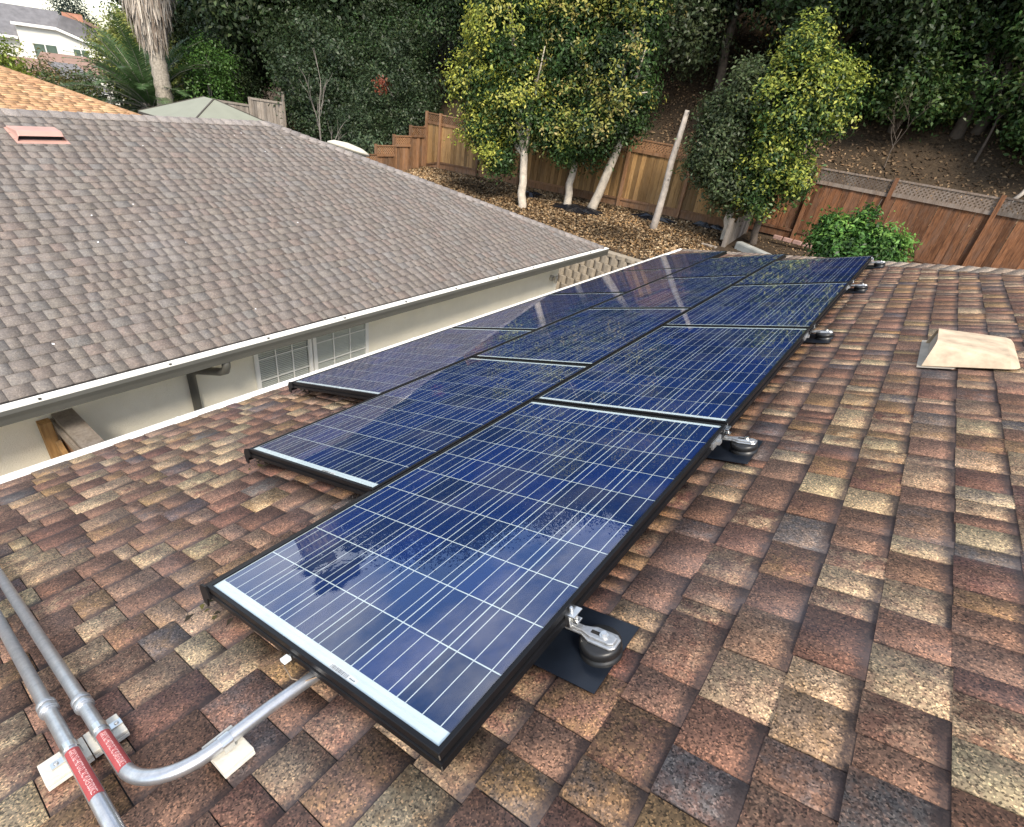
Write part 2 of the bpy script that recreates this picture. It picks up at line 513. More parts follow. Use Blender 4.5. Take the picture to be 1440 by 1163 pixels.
def mesh_np(name, verts, faces, cols, mat, extra=None):
    """verts (N,3), faces (F,4), cols (N,3) -> mesh with point colours"""
    verts = np.asarray(verts, np.float32); faces = np.asarray(faces, np.int32)
    me = bpy.data.meshes.new(name)
    nf, k = faces.shape
    me.vertices.add(len(verts)); me.vertices.foreach_set('co', verts.ravel())
    me.loops.add(nf * k); me.loops.foreach_set('vertex_index', faces.ravel())
    me.polygons.add(nf)
    me.polygons.foreach_set('loop_start', np.arange(0, nf * k, k, dtype=np.int32))
    me.polygons.foreach_set('loop_total', np.full(nf, k, np.int32))
    me.materials.append(mat)
    me.update(calc_edges=True)
    if cols is not None:
        ca = me.color_attributes.new('col', 'FLOAT_COLOR', 'POINT')
        ca.data.foreach_set('color', np.concatenate([np.asarray(cols, np.float32), np.ones((len(verts), 1), np.float32)], 1).ravel())
    if extra is not None:
        for nm, arr in extra.items():
            if np.ndim(arr) == 2:
                cb = me.color_attributes.new(nm, 'FLOAT_COLOR', 'POINT')
                cb.data.foreach_set('color', np.concatenate([np.asarray(arr, np.float32), np.ones((len(verts), 1), np.float32)], 1).ravel())
                continue
            at = me.attributes.new(nm, 'FLOAT', 'POINT')
            at.data.foreach_set('value', np.asarray(arr, np.float32).ravel())
    me.validate()
    return me

def mesh_obj(name, me, parent=None, local=False, kind=None):
    o = bpy.data.objects.new(name, me)
    link(o, parent, local)
    if kind: o['kind'] = kind
    return o

def copy_tree(src, loc, rot=(0, 0, 0), scale=1.0):
    c = src.copy()
    COL.objects.link(c)
    c.location = loc
    c.rotation_euler = rot
    c.scale = (scale,) * 3 if not isinstance(scale, tuple) else scale
    for ch in src.children:
        d = ch.copy()
        COL.objects.link(d)
        d.parent = c
        for g in ch.children:
            e = g.copy()
            COL.objects.link(e)
            e.parent = d
    return c

def PV(v, u, n):          # roof plane coordinates (uphill, along eave, out) -> world
    return Vector((v * CP - n * SP, u, v * SP + n * CP))

# ------------------------------------------------------------------ ground
def sstep(a, b, x):
    t = np.clip((x - a) / (b - a), 0, 1)
    return t * t * (3 - 2 * t)

def ground_z(X, Y):
    X = np.asarray(X, float); Y = np.asarray(Y, float)
    base = -3.35 - 4.8 * (1 - sstep(-78, -36, X))
    terr = -1.88 + 0.115 * (Y - 12.3) + 0.036 * (np.clip(X, -16, 4) + 5)
    inside = sstep(12.22, 12.5, Y)
    left = sstep(-15.9, -15.6, X)
    lowleft = base + (0.25 + 0.22 * np.clip(Y - 12, 0, 5)) * sstep(-46, -28, X)
    z = base * (1 - inside) + inside * (terr * left + (1 - left) * np.maximum(lowleft, base))
    y0 = 16.75 + np.clip(-16 - X, 0, None) * 0.46
    t = np.clip(Y - y0, 0, None)
    hill = 17 * (1 - np.exp(-t * 0.78 / 17))
    e = np.exp(-t * 0.1)
    return np.where(t > 0, z * e - 0.9 * (1 - e) + hill, z)

xs = np.unique(np.concatenate([np.linspace(-420, -60, 25), np.linspace(-60, -17, 44), np.arange(-17, 10, 0.33), np.linspace(10, 60, 20), np.linspace(60, 260, 10), [-15.9, -15.6]]))
ys = np.unique(np.concatenate([np.linspace(-160, -12, 14), np.linspace(-12, 11.8, 26), np.array([12.1, 12.22, 12.3, 12.4, 12.5]), np.arange(12.7, 30, 0.35), np.linspace(30, 80, 40), np.linspace(80, 420, 18)]))
XX, YY = np.meshgrid(xs, ys)
ZZ = ground_z(XX, YY)
nx, ny = len(xs), len(ys)
gi = np.arange(nx * ny).reshape(ny, nx)
gf = np.stack([gi[:-1, :-1], gi[:-1, 1:], gi[1:, 1:], gi[1:, :-1]], -1).reshape(-1, 4)
me = mesh_np('ground', np.stack([XX, YY, ZZ], -1).reshape(-1, 3), gf, None, M['ground'])
tag(mesh_obj('ground', me), 'bare brown earth of the yards and hillside', 'ground', kind='structure')

b = MB(); b.add([(-4.30, -6, -3.335), (-1.6, -6, -3.335), (-1.6, 11.95, -3.335), (-4.30, 11.95, -3.335), (-4.30, -6, -3.5), (-1.6, -6, -3.5), (-1.6, 11.95, -3.5), (-4.30, 11.95, -3.5)], [(0, 1, 2, 3), (4, 5, 1, 0), (5, 6, 2, 1), (6, 7, 3, 2), (7, 4, 0, 3)])  # pale slab added over the side-yard earth to bounce light onto the neighbour's wall
tag(b.build('bounce_path', M['path']), 'pale concrete path added between the two houses to bounce light', 'path', kind='structure')

# ------------------------------------------------------------------ shingled roofs
def cam_px(P):
    P = np.asarray(P, float) - np.array(CAM_LOC)
    d = P @ np.array(CAM_FWD)
    x = P @ np.array(CAM_RIGHT) / d * 744.9 + 720
    y = 581.5 - P @ np.array(CAM_UP) / d * 744.9
    return x, y, d

def shingle_tabs(rng, org, eu, es, en, n_course, expo, umin, umax_fn, pal, wts, tv=0.18, cv=0.03, nv=(0.85, 1.2), jv=0.0022, wr=(0.10, 0.30), th=(0.0045, 0.0082), umin_fn=None, skip=None):
    """rows of laminated shingle tabs; returns (verts (8,3), colour, band) for each"""
    tabs = []
    for c in range(n_course):
        s0 = c * expo
        u = (umin if umin_fn is None else umin_fn(s0)) - rng.uniform(0, 0.25)
        umax = umax_fn(s0 + expo * 0.5)
        thick = rng.random() < 0.5
        prev = -1
        while u < umax:
            w = rng.uniform(*wr) * (1.0 if thick else 0.85)
            u1 = min(u + w, umax)
            if u1 - u < 0.03 and u1 < umax: u1 = u + 0.03
            k = rng.choice(len(pal), p=wts)
            if k == prev: k = rng.choice(len(pal), p=wts)
            prev = k
            col = np.array(pal[k]) * rng.uniform(1 - tv, 1 + tv) * (1 + rng.normal(0, cv, 3))
            nb = th[1] if thick else th[0]
            nb *= rng.uniform(*nv)
            j = rng.normal(0, jv)
            g = 0.0014
            s1 = s0 + expo + 0.012
            loc = [(u + g, s0 + j, -0.002), (u1 - g, s0 + j, -0.002), (u1 - g, s1, -0.002), (u + g, s1, -0.002),
                   (u + g, s0 + j, nb), (u1 - g, s0 + j, nb), (u1 - g, s1, nb * 0.3), (u + g, s1, nb * 0.3)]
            if not (skip and skip((u + u1) / 2, s0 + expo / 2)):
                vs = np.array([org + eu * a + es * b + en * h for a, b, h in loc])
                k2 = rng.choice(len(pal), p=wts)
                tabs.append((vs, np.clip(col, 0, 1), rng.random() < 0.85, np.clip(np.array(pal[k2]) * rng.uniform(.85, 1.1), 0, 1)))
            u = u1
            thick = not thick if rng.random() < 0.85 else thick
    return tabs

TABF = np.array([(4, 5, 6, 7), (0, 1, 5, 4), (1, 2, 6, 5), (3, 0, 4, 7)])
def tabs_mesh(name, tabs, mat):
    V_, F_, C_, B_, D_ = [], [], [], [], []
    for i, (vs, col, hb, cb2) in enumerate(tabs):
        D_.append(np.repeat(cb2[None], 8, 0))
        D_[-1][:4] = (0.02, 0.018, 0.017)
        V_.append(vs)
        F_.append(TABF + 8 * i)
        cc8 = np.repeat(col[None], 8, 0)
        cc8[:4] = (0.02, 0.018, 0.017)      # dark cut asphalt edge, also paints in the shadow line below each butt
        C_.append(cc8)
        h = np.array([0, 0, 1, 1, 0, 0, 1.0, 1.0])
        B_.append(h * (0.98 if hb else 0.6))
    return mesh_np(name, np.concatenate(V_), np.concatenate(F_), np.concatenate(C_), mat, {'band': np.concatenate(B_), 'colb': np.concatenate(D_)})

def place_tabs(tabs, mat, roof, limit=300):
    score = []
    for vs, _, _, _ in tabs:
        x, y, d = cam_px(vs[4:8])
        ok = d.min() > 0.2 and x.mean() > -20 and x.mean() < 1460 and y.mean() > -20 and y.mean() < 1183
        a = 0.5 * abs((x[2] - x[0]) * (y[3] - y[1]) - (x[3] - x[1]) * (y[2] - y[0])) if ok else 0
        score.append(a)
    order = np.argsort(score)[::-1]
    big = [int(i) for i in order[:limit]]
    bs = set(big)
    for i in big:
        mesh_obj('shingle', tabs_mesh('shingle', [tabs[i]], mat), roof)
    rest = [t for i, t in enumerate(tabs) if i not in bs]
    mesh_obj('shingle_field', tabs_mesh('shingle_field', rest, mat), roof, kind='stuff')

def cap_row(p, q, size, name, mat, roof, pal, rng, cross=0.17, drop=0.35, lift=0.012):
    """overlapping bent cap shingles from p (low end) to q"""
    p, q = Vector(p), Vector(q)
    d = (q - p)
    L = d.length
    d.normalize()
    side = d.cross(Vector((0, 0, 1))).normalized()
    up = side.cross(d)
    n = int(L / size)
    for i in range(n):
        a = p + d * (i * size)
        b = p + d * (i * size + size * 1.25)
        col = pal[rng.integers(len(pal))]
        col = tuple(np.clip(np.array(col) * rng.uniform(0.85, 1.15), 0, 1))
        vs = []
        for pt, hh in ((a, 0.022), (b, 0.008)):
            for sg, dn in ((-1, drop), (0, 0), (1, drop)):
                vs.append(pt + side * (sg * cross) + up * (hh + lift - dn * cross))
        for pt, hh in ((a, 0.022), (b, 0.008)):
            for sg, dn in ((-1, drop), (0, 0), (1, drop)):
                vs.append(pt + side * (sg * cross) + up * (hh + lift - dn * cross - 0.014))
        fs = [(0, 1, 4, 3), (1, 2, 5, 4), (6, 7, 1, 0), (7, 8, 2, 1), (0, 3, 9, 6), (2, 8, 11, 5), (3, 4, 10, 9), (4, 5, 11, 10)]
        V8 = np.array([list(v) for v in vs])
        me = mesh_np(name, V8, np.array(fs), np.repeat(np.array(col)[None], 12, 0), mat, {'band': np.zeros(12), 'colb': np.repeat(np.array(col)[None] * .9, 12, 0)})
        mesh_obj(name, me, roof)

# ------------------------------------------------------------------ the house we stand on
rng = np.random.default_rng(11)
DECK_N = -0.122
EAVE_V = -2.372
def hip_y(x): return 10.0 - 0.935 * (x + 2.228)
RIDGE_V = 3.35
house = thing('house', 'house with multicoloured brown shingle roof carrying the solar panels', 'house', (0.5, 2, -3.35))
b = MB()
def onr(v, u, n=DECK_N): return PV(v, u, n)
vx = lambda v: onr(v, 0).x
e0, e1 = onr(EAVE_V, -4.0), onr(EAVE_V, hip_y(vx(EAVE_V)))
r0, r1 = onr(RIDGE_V, -4.0), onr(RIDGE_V, hip_y(vx(RIDGE_V)))
far_e = Vector((2 * r1.x - e1.x, e1.y, e1.z))
near_e = Vector((2 * r1.x - e1.x, -4.0, e1.z))
top = [e0, e1, r1, r0, far_e, near_e]
low = [p - Vector((0, 0, 0.16)) for p in top]
b.add(top + low, [(0, 3, 2, 1), (1, 2, 4), (2, 3, 5, 4), (0, 1, 7, 6), (1, 4, 10, 7), (4, 5, 11, 10), (6, 7, 10, 11), (0, 6, 9, 3), (3, 9, 11, 5)])
roof = b.build('roof', M['deck'], house)
wb = MB()
wb.box((e1.x + 0.5, -3.6, -3.5), (far_e.x - 0.5, e1.y - 0.5, e1.z - 0.155))
wb.build('wall', M['stucco'], house)
PAL = [(0.56, 0.4032, 0.2408), (0.2464, 0.1288, 0.0829), (0.336, 0.1994, 0.0952), (0.1624, 0.1344, 0.1254), (0.308, 0.1702, 0.112), (0.2016, 0.0986, 0.0694), (0.3752, 0.2408, 0.1568)]
WT = [0.15, 0.23, 0.10, 0.05, 0.23, 0.11, 0.13]
org = onr(EAVE_V, 0, DECK_N + 0.002)
EXPO = 0.141
tabs = shingle_tabs(rng, np.array(org), np.array([0, 1.0, 0]), np.array([CP, 0, SP]), np.array([-SP, 0, CP]),
                    int((RIDGE_V - EAVE_V) / EXPO), EXPO, -1.8, lambda s: hip_y(vx(EAVE_V + s)) - 0.02, PAL, WT, wr=(0.065, 0.21), tv=0.12)
place_tabs(tabs, M['shingle'], roof)
cap_row(e1 + Vector((0, 0, -0.01)), r1 + Vector((0, 0, 0.0)), 0.15, 'hip_cap', M['shingle'], roof, [(0.40, 0.32, 0.25), (0.36, 0.27, 0.2), (0.30, 0.22, 0.17)], rng)
# eave gutter of white metal
g = MB()
gx, gz = e1.x, e1.z
g.prism([(0.0, 0.006), (-0.02, 0.006), (-0.02, 0.014), (-0.062, 0.014), (-0.062, -0.06), (-0.045, -0.10), (0.0, -0.10)], (1, 0, 0), (0, 0, 1), (gx - 0.004, -4.0, gz), (0, e1.y + 4.0, 0))
gut = g.build('gutter', M['white_metal'], house, bevel=0.006)
for k in range(9):
    MB().box((gx - 0.06, -0.3 + k * 1.1, gz + 0.015), (gx - 0.03, -0.285 + k * 1.1, gz + 0.020)).build('bracket', M['white_metal'], gut)
# bent tan roof vent: a hood on a metal flange, mouth facing downhill
vent = MB()
def vv(v, u, n): return PV(v, u, DECK_N + n)
v0, v1, u0, u1 = 1.60, 1.945, 2.98, 3.46
top_u, hgt = 0.05, 0.118
vs = [vv(v0 - 0.03, u0, 0.016), vv(v0 - 0.03, u1, 0.016), vv(v1, u1, 0.02), vv(v1, u0, 0.02),
      vv(v0 + 0.02, u0 + 0.10, hgt), vv(v0 + 0.02, u1 - 0.06, hgt), vv(v1 - 0.01, u1 - 0.02, 0.06), vv(v1 - 0.01, u0 + 0.02, 0.06)]
vent.add(vs, [(4, 5, 6, 7), (0, 4, 7, 3), (1, 2, 6, 5), (3, 7, 6, 2)])
vo_ = vent.build('roof_vent', M['vent_tan'], house, bevel=0.028, label='tan painted low roof vent with a sloping hood')
md = vo_.modifiers.new('solid', 'SOLIDIFY'); md.thickness = 0.006
fl = MB()
fl.add([vv(v0 - 0.05, u0 - 0.02, 0.0135), vv(v0 + 0.10, u0 - 0.02, 0.0135), vv(v1 - 0.02, u1 + 0.06, 0.0135), vv(v0 - 0.05, u1 + 0.06, 0.0135),
        vv(v0 - 0.05, u0 - 0.02, 0.0155), vv(v0 + 0.10, u0 - 0.02, 0.0155), vv(v1 - 0.02, u1 + 0.06, 0.0155), vv(v0 - 0.05, u1 + 0.06, 0.0155)],
       [(4, 5, 6, 7), (0, 1, 5, 4), (3, 0, 4, 7), (1, 2, 6, 5), (2, 3, 7, 6)])
fl.build('flange', M['vent_grey'], vo_)
mo = MB()
mo.add([vv(v0 - 0.012, u0 + 0.03, 0.02), vv(v0 - 0.012, u1 - 0.03, 0.02), vv(v0 + 0.022, u1 - 0.06, hgt - 0.02), vv(v0 + 0.022, u0 + 0.08, hgt - 0.02)], [(0, 1, 2, 3)])
mo.build('louvre', M['vent_grey'], vo_)

# ------------------------------------------------------------------ solar array
PL, PW, LIP = 1.662, 0.980, 0.0115
U_PITCH, ROW_PITCH = 1.684, 0.991
ROWS = [('top', 0.0, 0.0), ('middle', -ROW_PITCH, 0.627), ('lowest', -2 * ROW_PITCH, 1.447)]
CELL, CP_ = 0.1553, 0.1588

def panel_frame_mesh():
    prof = [(LIP, -0.0045), (LIP, 0.0), (0.001, 0.0), (0.0, -0.001), (0.0, -0.017), (0.007, -0.019), (0.007, -0.027), (0.0, -0.029), (0.0, -0.046), (0.030, -0.046), (0.030, -0.043), (0.004, -0.043)]
    mb = MB()
    vs = []
    for d, n in prof:
        vs += [(d, d, n), (PW - d, d, n), (PW - d, PL - d, n), (d, PL - d, n)]
    fs = []
    for i in range(len(prof) - 1):
        for k in range(4):
            a, b2 = i * 4 + k, i * 4 + (k + 1) % 4
            fs.append((a, b2, b2 + 4, a + 4))
    mb.add(vs, fs)
    # corner ticks of bare metal
    for zz in (-0.015, -0.044):
        mb.box((PW - 0.0012, -0.0006, zz), (PW + 0.0006, 0.0012, zz + 0.011), 1)
    return mb.mesh('frame', [M['black_frame'], M['bolt']])
FRAME_ME = panel_frame_mesh()
mb = MB(); mb.add([(LIP - .004, LIP - .004, -0.0060), (PW - LIP + .004, LIP - .004, -0.0060), (PW - LIP + .004, PL - LIP + .004, -0.0060), (LIP - .004, PL - LIP + .004, -0.0060),
                   (LIP - .004, LIP - .004, -0.0075), (PW - LIP + .004, LIP - .004, -0.0075), (PW - LIP + .004, PL - LIP + .004, -0.0075), (LIP - .004, PL - LIP + .004, -0.0075)], [(0, 1, 2, 3), (7, 6, 5, 4)])
BACK_ME = mb.mesh('backsheet', M['backsheet'])
mb = MB(); mb.add([(LIP - .003, LIP - .003, -0.0025), (PW - LIP + .003, LIP - .003, -0.0025), (PW - LIP + .003, PL - LIP + .003, -0.0025), (LIP - .003, PL - LIP + .003, -0.0025)], [(0, 1, 2, 3)])
GLASS_ME = mb.mesh('glass', M['panel_glass'])
mb = MB()
h = CELL / 2
mb.add([(-h, -h, 0), (h, -h, 0), (h, h, 0), (-h, h, 0)], [(0, 1, 2, 3)], 0)
hp = CP_ / 2
for t in (-1 / 3, 0, 1 / 3):
    x = t * CELL
    mb.add([(x - 0.0012, -hp, 0.0004), (x + 0.0012, -hp, 0.0004), (x + 0.0012, hp, 0.0004), (x - 0.0012, hp, 0.0004)], [(0, 1, 2, 3)], 1)
CELL_ME = mb.mesh('cell', [M['cell'], M['ribbon']])
mb = MB()
y0 = 0.0295
for k in range(3):
    xa = 0.03 + k * (PW - 0.06) / 3 + (0.02 if k else 0)
    mb.box((xa, y0, -0.0058), (xa + (PW - 0.06) / 3 - 0.03, y0 + 0.0042, -0.0055))
RIB_ME = mb.mesh('bus_ribbon', M['ribbon'])
mb = MB()
mb.box((0.60, 0.0155, -0.0058), (0.70, 0.029, -0.0056), 0)
rr = random.Random(4)
xx = 0.604
while xx < 0.668:
    w = rr.choice((0.0008, 0.0015, 0.0024))
    mb.box((xx, 0.0175, -0.0056), (xx + w, 0.027, -0.0054), 1)
    xx += w + rr.choice((0.0009, 0.0016, 0.0022))
for k in range(4):
    mb.box((0.675 + k * 0.005, 0.020, -0.0056), (0.678 + k * 0.005, 0.0235, -0.0054), 1)
BAR_ME = mb.mesh('barcode', [M['label_w'], M['ink']])
mb = MB()
mb.box((-0.012, -0.05, -0.038), (0.016, 0.05, -0.012))
mb.box((0.016, -0.014, -0.03), (0.03, 0.014, -0.016))
CLIP_ME = mb.mesh('interlock', M['alu'])

where = [['at the conduit end of the top row', 'second from the conduit end of the top row', 'third from the conduit end of the top row', 'at the hip end of the top row'],
         ['at the conduit end of the middle row', 'second from the conduit end of the middle row', 'third from the conduit end of the middle row', 'at the hip end of the middle row'],
         ['at the conduit end of the row by the gutter', 'second from the conduit end of the row by the gutter', 'third from the conduit end of the row by the gutter', 'at the hip end of the row by the gutter']]
for ri, (rn, rv, ru) in enumerate(ROWS):
    for k in range(4):
        uu = ru + k * U_PITCH
        loc = PV(rv, uu, 0)
        t = thing('solar_panel', 'blue solar panel ' + where[ri][k], 'solar panel', loc, (0, -PITCH, 0), group='solar panels on the brown roof')
        mesh_obj('frame', FRAME_ME, t, True)
        mesh_obj('backsheet', BACK_ME, t, True)
        for i in range(6):
            for j in range(10):
                o = mesh_obj('cell', CELL_ME, t, True)
                o.location = (PW / 2 + (i - 2.5) * CP_, 0.044 + (j + 0.5) * CP_, -0.0052)
        mesh_obj('bus_ribbon', RIB_ME, t, True)
        mesh_obj('barcode', BAR_ME, t, True)
        mesh_obj('glass', GLASS_ME, t, True)
        if ri == 0 and k > 0:
            o = mesh_obj('interlock', CLIP_ME, t, True)
            o.location = (PW - 0.01, -0.15, 0)

# black trim skirts along the downhill edges, each with an end cap
SK = [('black array skirt with end cap along the top row beside the conduit', 0.0, 0.0, 0.62), ('black array skirt with end cap along the exposed start of the middle row', -ROW_PITCH, 0.627, 0.815), ('long black array skirt along the lowest row next to the gutter', -2 * ROW_PITCH, 1.447, 4 * U_PITCH - 0.02)]
for lab, rv, ru, ln in SK:
    t = thing('array_skirt', lab, 'skirt', PV(rv, ru, 0), (0, -PITCH, 0), group='black trim skirts of the array')
    s_ = MB()
    s_.prism([(-0.004, -0.003), (-0.030, -0.010), (-0.042, -0.026), (-0.050, -0.072), (-0.045, -0.075), (-0.036, -0.028), (-0.026, -0.016), (-0.004, -0.012)], (1, 0, 0), (0, 0, 1), (0, 0.0, 0), (0, ln, 0))
    s_.build('trim', M['black_skirt'], t, True)
    c_ = MB()
    c_.prism([(0.006, 0.002), (-0.034, -0.004), (-0.052, -0.024), (-0.062, -0.078), (-0.040, -0.088), (-0.02, -0.05), (0.006, -0.044)], (1, 0, 0), (0, 0, 1), (0, -0.006, 0), (0, 0.0055, 0))
    c_.build('end_cap', M['black_skirt'], t, True)

# roof mounts along the uphill edge
TOPN = DECK_N + 0.0135
def make_mount():
    t = thing('roof_mount', 'mount', 'roof mount', (0, 0, 0), (0, -PITCH, 0))
    MB().box((-0.125, -0.115, TOPN), (0.045, 0.115, TOPN + 0.0025)).build('flashing', M['flashing'], t, True)
    p = MB()
    prof = [(0.052, TOPN + 0.0025), (0.052, TOPN + 0.012), (0.049, TOPN + 0.014), (0.049, TOPN + 0.02), (0.052, TOPN + 0.022), (0.051, TOPN + 0.036), (0.046, TOPN + 0.041), (0.0, TOPN + 0.041)]
    nseg = 28
    vs = [(r_ * math.cos(2 * math.pi * k / nseg), r_ * math.sin(2 * math.pi * k / nseg), z) for r_, z in prof for k in range(nseg)]
    fs = [(i * nseg + k, i * nseg + (k + 1) % nseg, (i + 1) * nseg + (k + 1) % nseg, (i + 1) * nseg + k) for i in range(len(prof) - 1) for k in range(nseg)]
    p.add(vs, fs, 0, None, True)
    p.build('base', M['rubber'], t, True)
    z0 = TOPN + 0.0412
    a = MB()
    a.prism([(0.048, -0.016), (0.048, 0.016), (0.036, 0.026), (-0.02, 0.026), (-0.045, 0.014), (-0.092, 0.014), (-0.092, -0.014), (-0.045, -0.014), (-0.02, -0.026), (0.036, -0.026)], (1, 0, 0), (0, 1, 0), (0, 0, z0), (0, 0, 0.007))
    a.prism([(0.042, -0.011), (0.042, 0.011), (0.03, 0.017), (-0.02, 0.017), (-0.045, 0.010), (-0.088, 0.010), (-0.088, -0.010), (-0.045, -0.010), (-0.02, -0.017), (0.03, -0.017)], (1, 0, 0), (0, 1, 0), (0, 0, z0 + 0.0071), (0, 0, 0.006))
    arm = a.build('arm', M['alu'], t, True, bevel=0.003)
    sl = MB()
    sl.prism([(0.004, -0.005), (0.004, 0.005), (-0.022, 0.005), (-0.022, -0.005)], (1, 0, 0), (0, 1, 0), (0, 0, z0 + 0.0132), (0, 0, 0.0008))
    sl.build('slot', M['dark'], arm, True)
    bt = MB()
    bt.tube([(0.012, 0, z0 + 0.013), (0.012, 0, z0 + 0.0165)], 0.011, 16, smooth=False)
    bt.tube([(0.012, 0, z0 + 0.0165), (0.012, 0, z0 + 0.0235)], 0.0075, 6, smooth=False)
    bt.build('bolt', M['bolt'], t, True)
    c = MB()
    c.box((-0.082, -0.02, z0 + 0.0131), (-0.070, 0.02, z0 + 0.048))
    c.box((-0.082, -0.02, z0 + 0.0482), (-0.055, 0.02, z0 + 0.0525))
    c.box((-0.0698, -0.012, z0 + 0.026), (-0.052, 0.012, z0 + 0.031))
    c.tube([(-0.075, 0, z0 + 0.052), (-0.075, 0, z0 + 0.062)], 0.006, 8)
    c.tube([(-0.062, 0, z0 + 0.0312), (-0.062, 0, z0 + 0.050)], 0.0045, 8)
    c.build('clamp', M['bolt'], t, True, bevel=0.0015)
    return t
m0 = make_mount()
MOUNTS = [(1.060, 0.452, 'silver roof mount on black flashing beside the solar panel nearest the conduit'),
          (1.050, 1.665, 'silver roof mount on black flashing at the first joint of the top row'),
          (1.040, 3.50, 'silver roof mount on black flashing at the second joint of the top row'),
          (1.045, 5.22, 'silver roof mount on black flashing at the third joint of the top row'),
          (1.055, 6.62, 'silver roof mount on black flashing at the hip end of the top row')]
for k, (v, u, lab) in enumerate(MOUNTS):
    t = m0 if k == 0 else copy_tree(m0, (0, 0, 0), (0, -PITCH, 0))
    t.location = PV(v, u, 0)
    tag(t, lab, 'roof mount', 'roof mounts along the uphill edge')

# little white connector hanging from the first panel
t = thing('cable_connector', 'small white cable connector hanging from the panel edge by the conduit', 'connector', PV(0.448, -0.004, -0.035), (0, -PITCH, 0))
MB().box((-0.011, -0.018, -0.010), (0.009, 0.002, 0.001)).build('housing', M['label_w'], t, True, bevel=0.002)
MB().box((-0.004, 0.002, -0.006), (0.004, 0.012, 0.0)).build('pin', M['bolt'], t, True)
MB().tube([(0.008, -0.02, -0.012), (0.04, -0.024, -0.03), (0.075, -0.012, -0.03), (0.11, 0.02, -0.02)], 0.0016, 6).build('wire', M['wire'], t, True)

# ------------------------------------------------------------------ conduits
CN, CR = DECK_N + 0.0135 + 0.020 + 0.0148, 0.0148
def conduit(label, path, coup, straps, lab_rng, u_lab):
    t = thing('conduit', label, 'conduit', PV(*path[0]), (0, -PITCH, 0), group='galvanised conduits on the roof')
    o = Vector(path[0])
    L = lambda p: Vector(p) - o
    tube = MB().tube([L(p) for p in path], CR, 20).build('pipe', M['emt'], t, True)
    cp = MB()
    a, d = coup
    for off, ln, rad in ((-0.030, 0.004, 0.0185), (-0.026, 0.016, 0.0200), (-0.010, 0.006, 0.0175), (-0.004, 0.018, 0.0202), (0.014, 0.005, 0.0182)):
        c0 = Vector(a) + Vector(d) * off
        cp.tube([L(c0), L(c0 + Vector(d) * ln)], rad, 18)
    cp.build('coupling', M['emt'], t, True, bevel=0.001)
    # compression nut flats
    for (a, d, side) in straps:
        a, d, side = Vector(a), Vector(d), Vector(side)
        st = MB()
        up = Vector((0, 0, 1))
        w = 0.011
        R1, R2 = CR + 0.0004, CR + 0.0022
        prof = []
        for k in range(13):
            ang = math.pi * k / 12
            prof.append((math.cos(ang) * R2, math.sin(ang) * R2))
        prof += [(-R2, -CR + 0.001)]
        prof += [(-R1, -CR + 0.001)]
        for k in range(12, -1, -1):
            ang = math.pi * k / 12
            prof.append((math.cos(ang) * R1, math.sin(ang) * R1))
        prof += [(R1, -CR + 0.0022), (0.040, -CR + 0.0022), (0.040, -CR + 0.0042), (R2, -CR + 0.0042)]
        st.prism(prof, side, up, L(a - d * w), d * (2 * w))
        so = st.build('strap', M['bolt'], t, True)
        sc = MB()
        c0 = a + side * 0.030 + up * (-CR + 0.0042)
        sc.tube([L(c0), L(c0 + up * 0.003)], 0.0045, 10)
        sc.build('screw', M['alu'], so, True)
    if lab_rng:
        v0, v1 = lab_rng
        lb = MB()
        nn = 9
        r_ = CR + 0.0005
        # simple half sleeve: angles measured from +u over +n
        vs = []
        for v in (v0, v1):
            for k in range(nn):
                ang = R(28) + R(118) * k / (nn - 1)
                vs.append(L((v, u_lab + math.cos(ang) * r_, CN + math.sin(ang) * r_)))
        lb.add(vs, [(k, k + 1, nn + k + 1, nn + k) for k in range(nn - 1)], 0, None, True)
        lo = lb.build('warning_label', M['red_label'], t, True, label='red warning label wrapped on the pipe')
        cu = bpy.data.curves.new('lettering', 'FONT')
        cu.body = 'WARNING: PHOTOVOLTAIC POWER SOURCE'
        cu.size = 0.0115
        tmp = bpy.data.objects.new('tmp', cu)
        COL.objects.link(tmp)
        bpy.context.view_layer.update()
        tm = bpy.data.meshes.new_from_object(tmp.evaluated_get(bpy.context.evaluated_depsgraph_get()))
        co = np.empty(len(tm.vertices) * 3, np.float32)
        tm.vertices.foreach_get('co', co)
        co = co.reshape(-1, 3)
        wdt = co[:, 0].max()
        sx = (v1 - v0 - 0.012) / wdt
        new = []
        for x, y, z in co:
            v = v0 + 0.006 + x * sx
            ang = R(87) - (y - 0.004) / (CR + 0.0008) * 1.5
            new.append(L((v, u_lab + math.cos(ang) * (r_ + 0.0004), CN + math.sin(ang) * (r_ + 0.0004))))
        tm.vertices.foreach_set('co', np.array([list(p) for p in new], np.float32).ravel())
        tm.materials.clear()
        tm.materials.append(M['label_text'])
        bpy.data.objects.remove(tmp)
        lt = bpy.data.objects.new('lettering', tm)
        link(lt, lo, True)
    return t

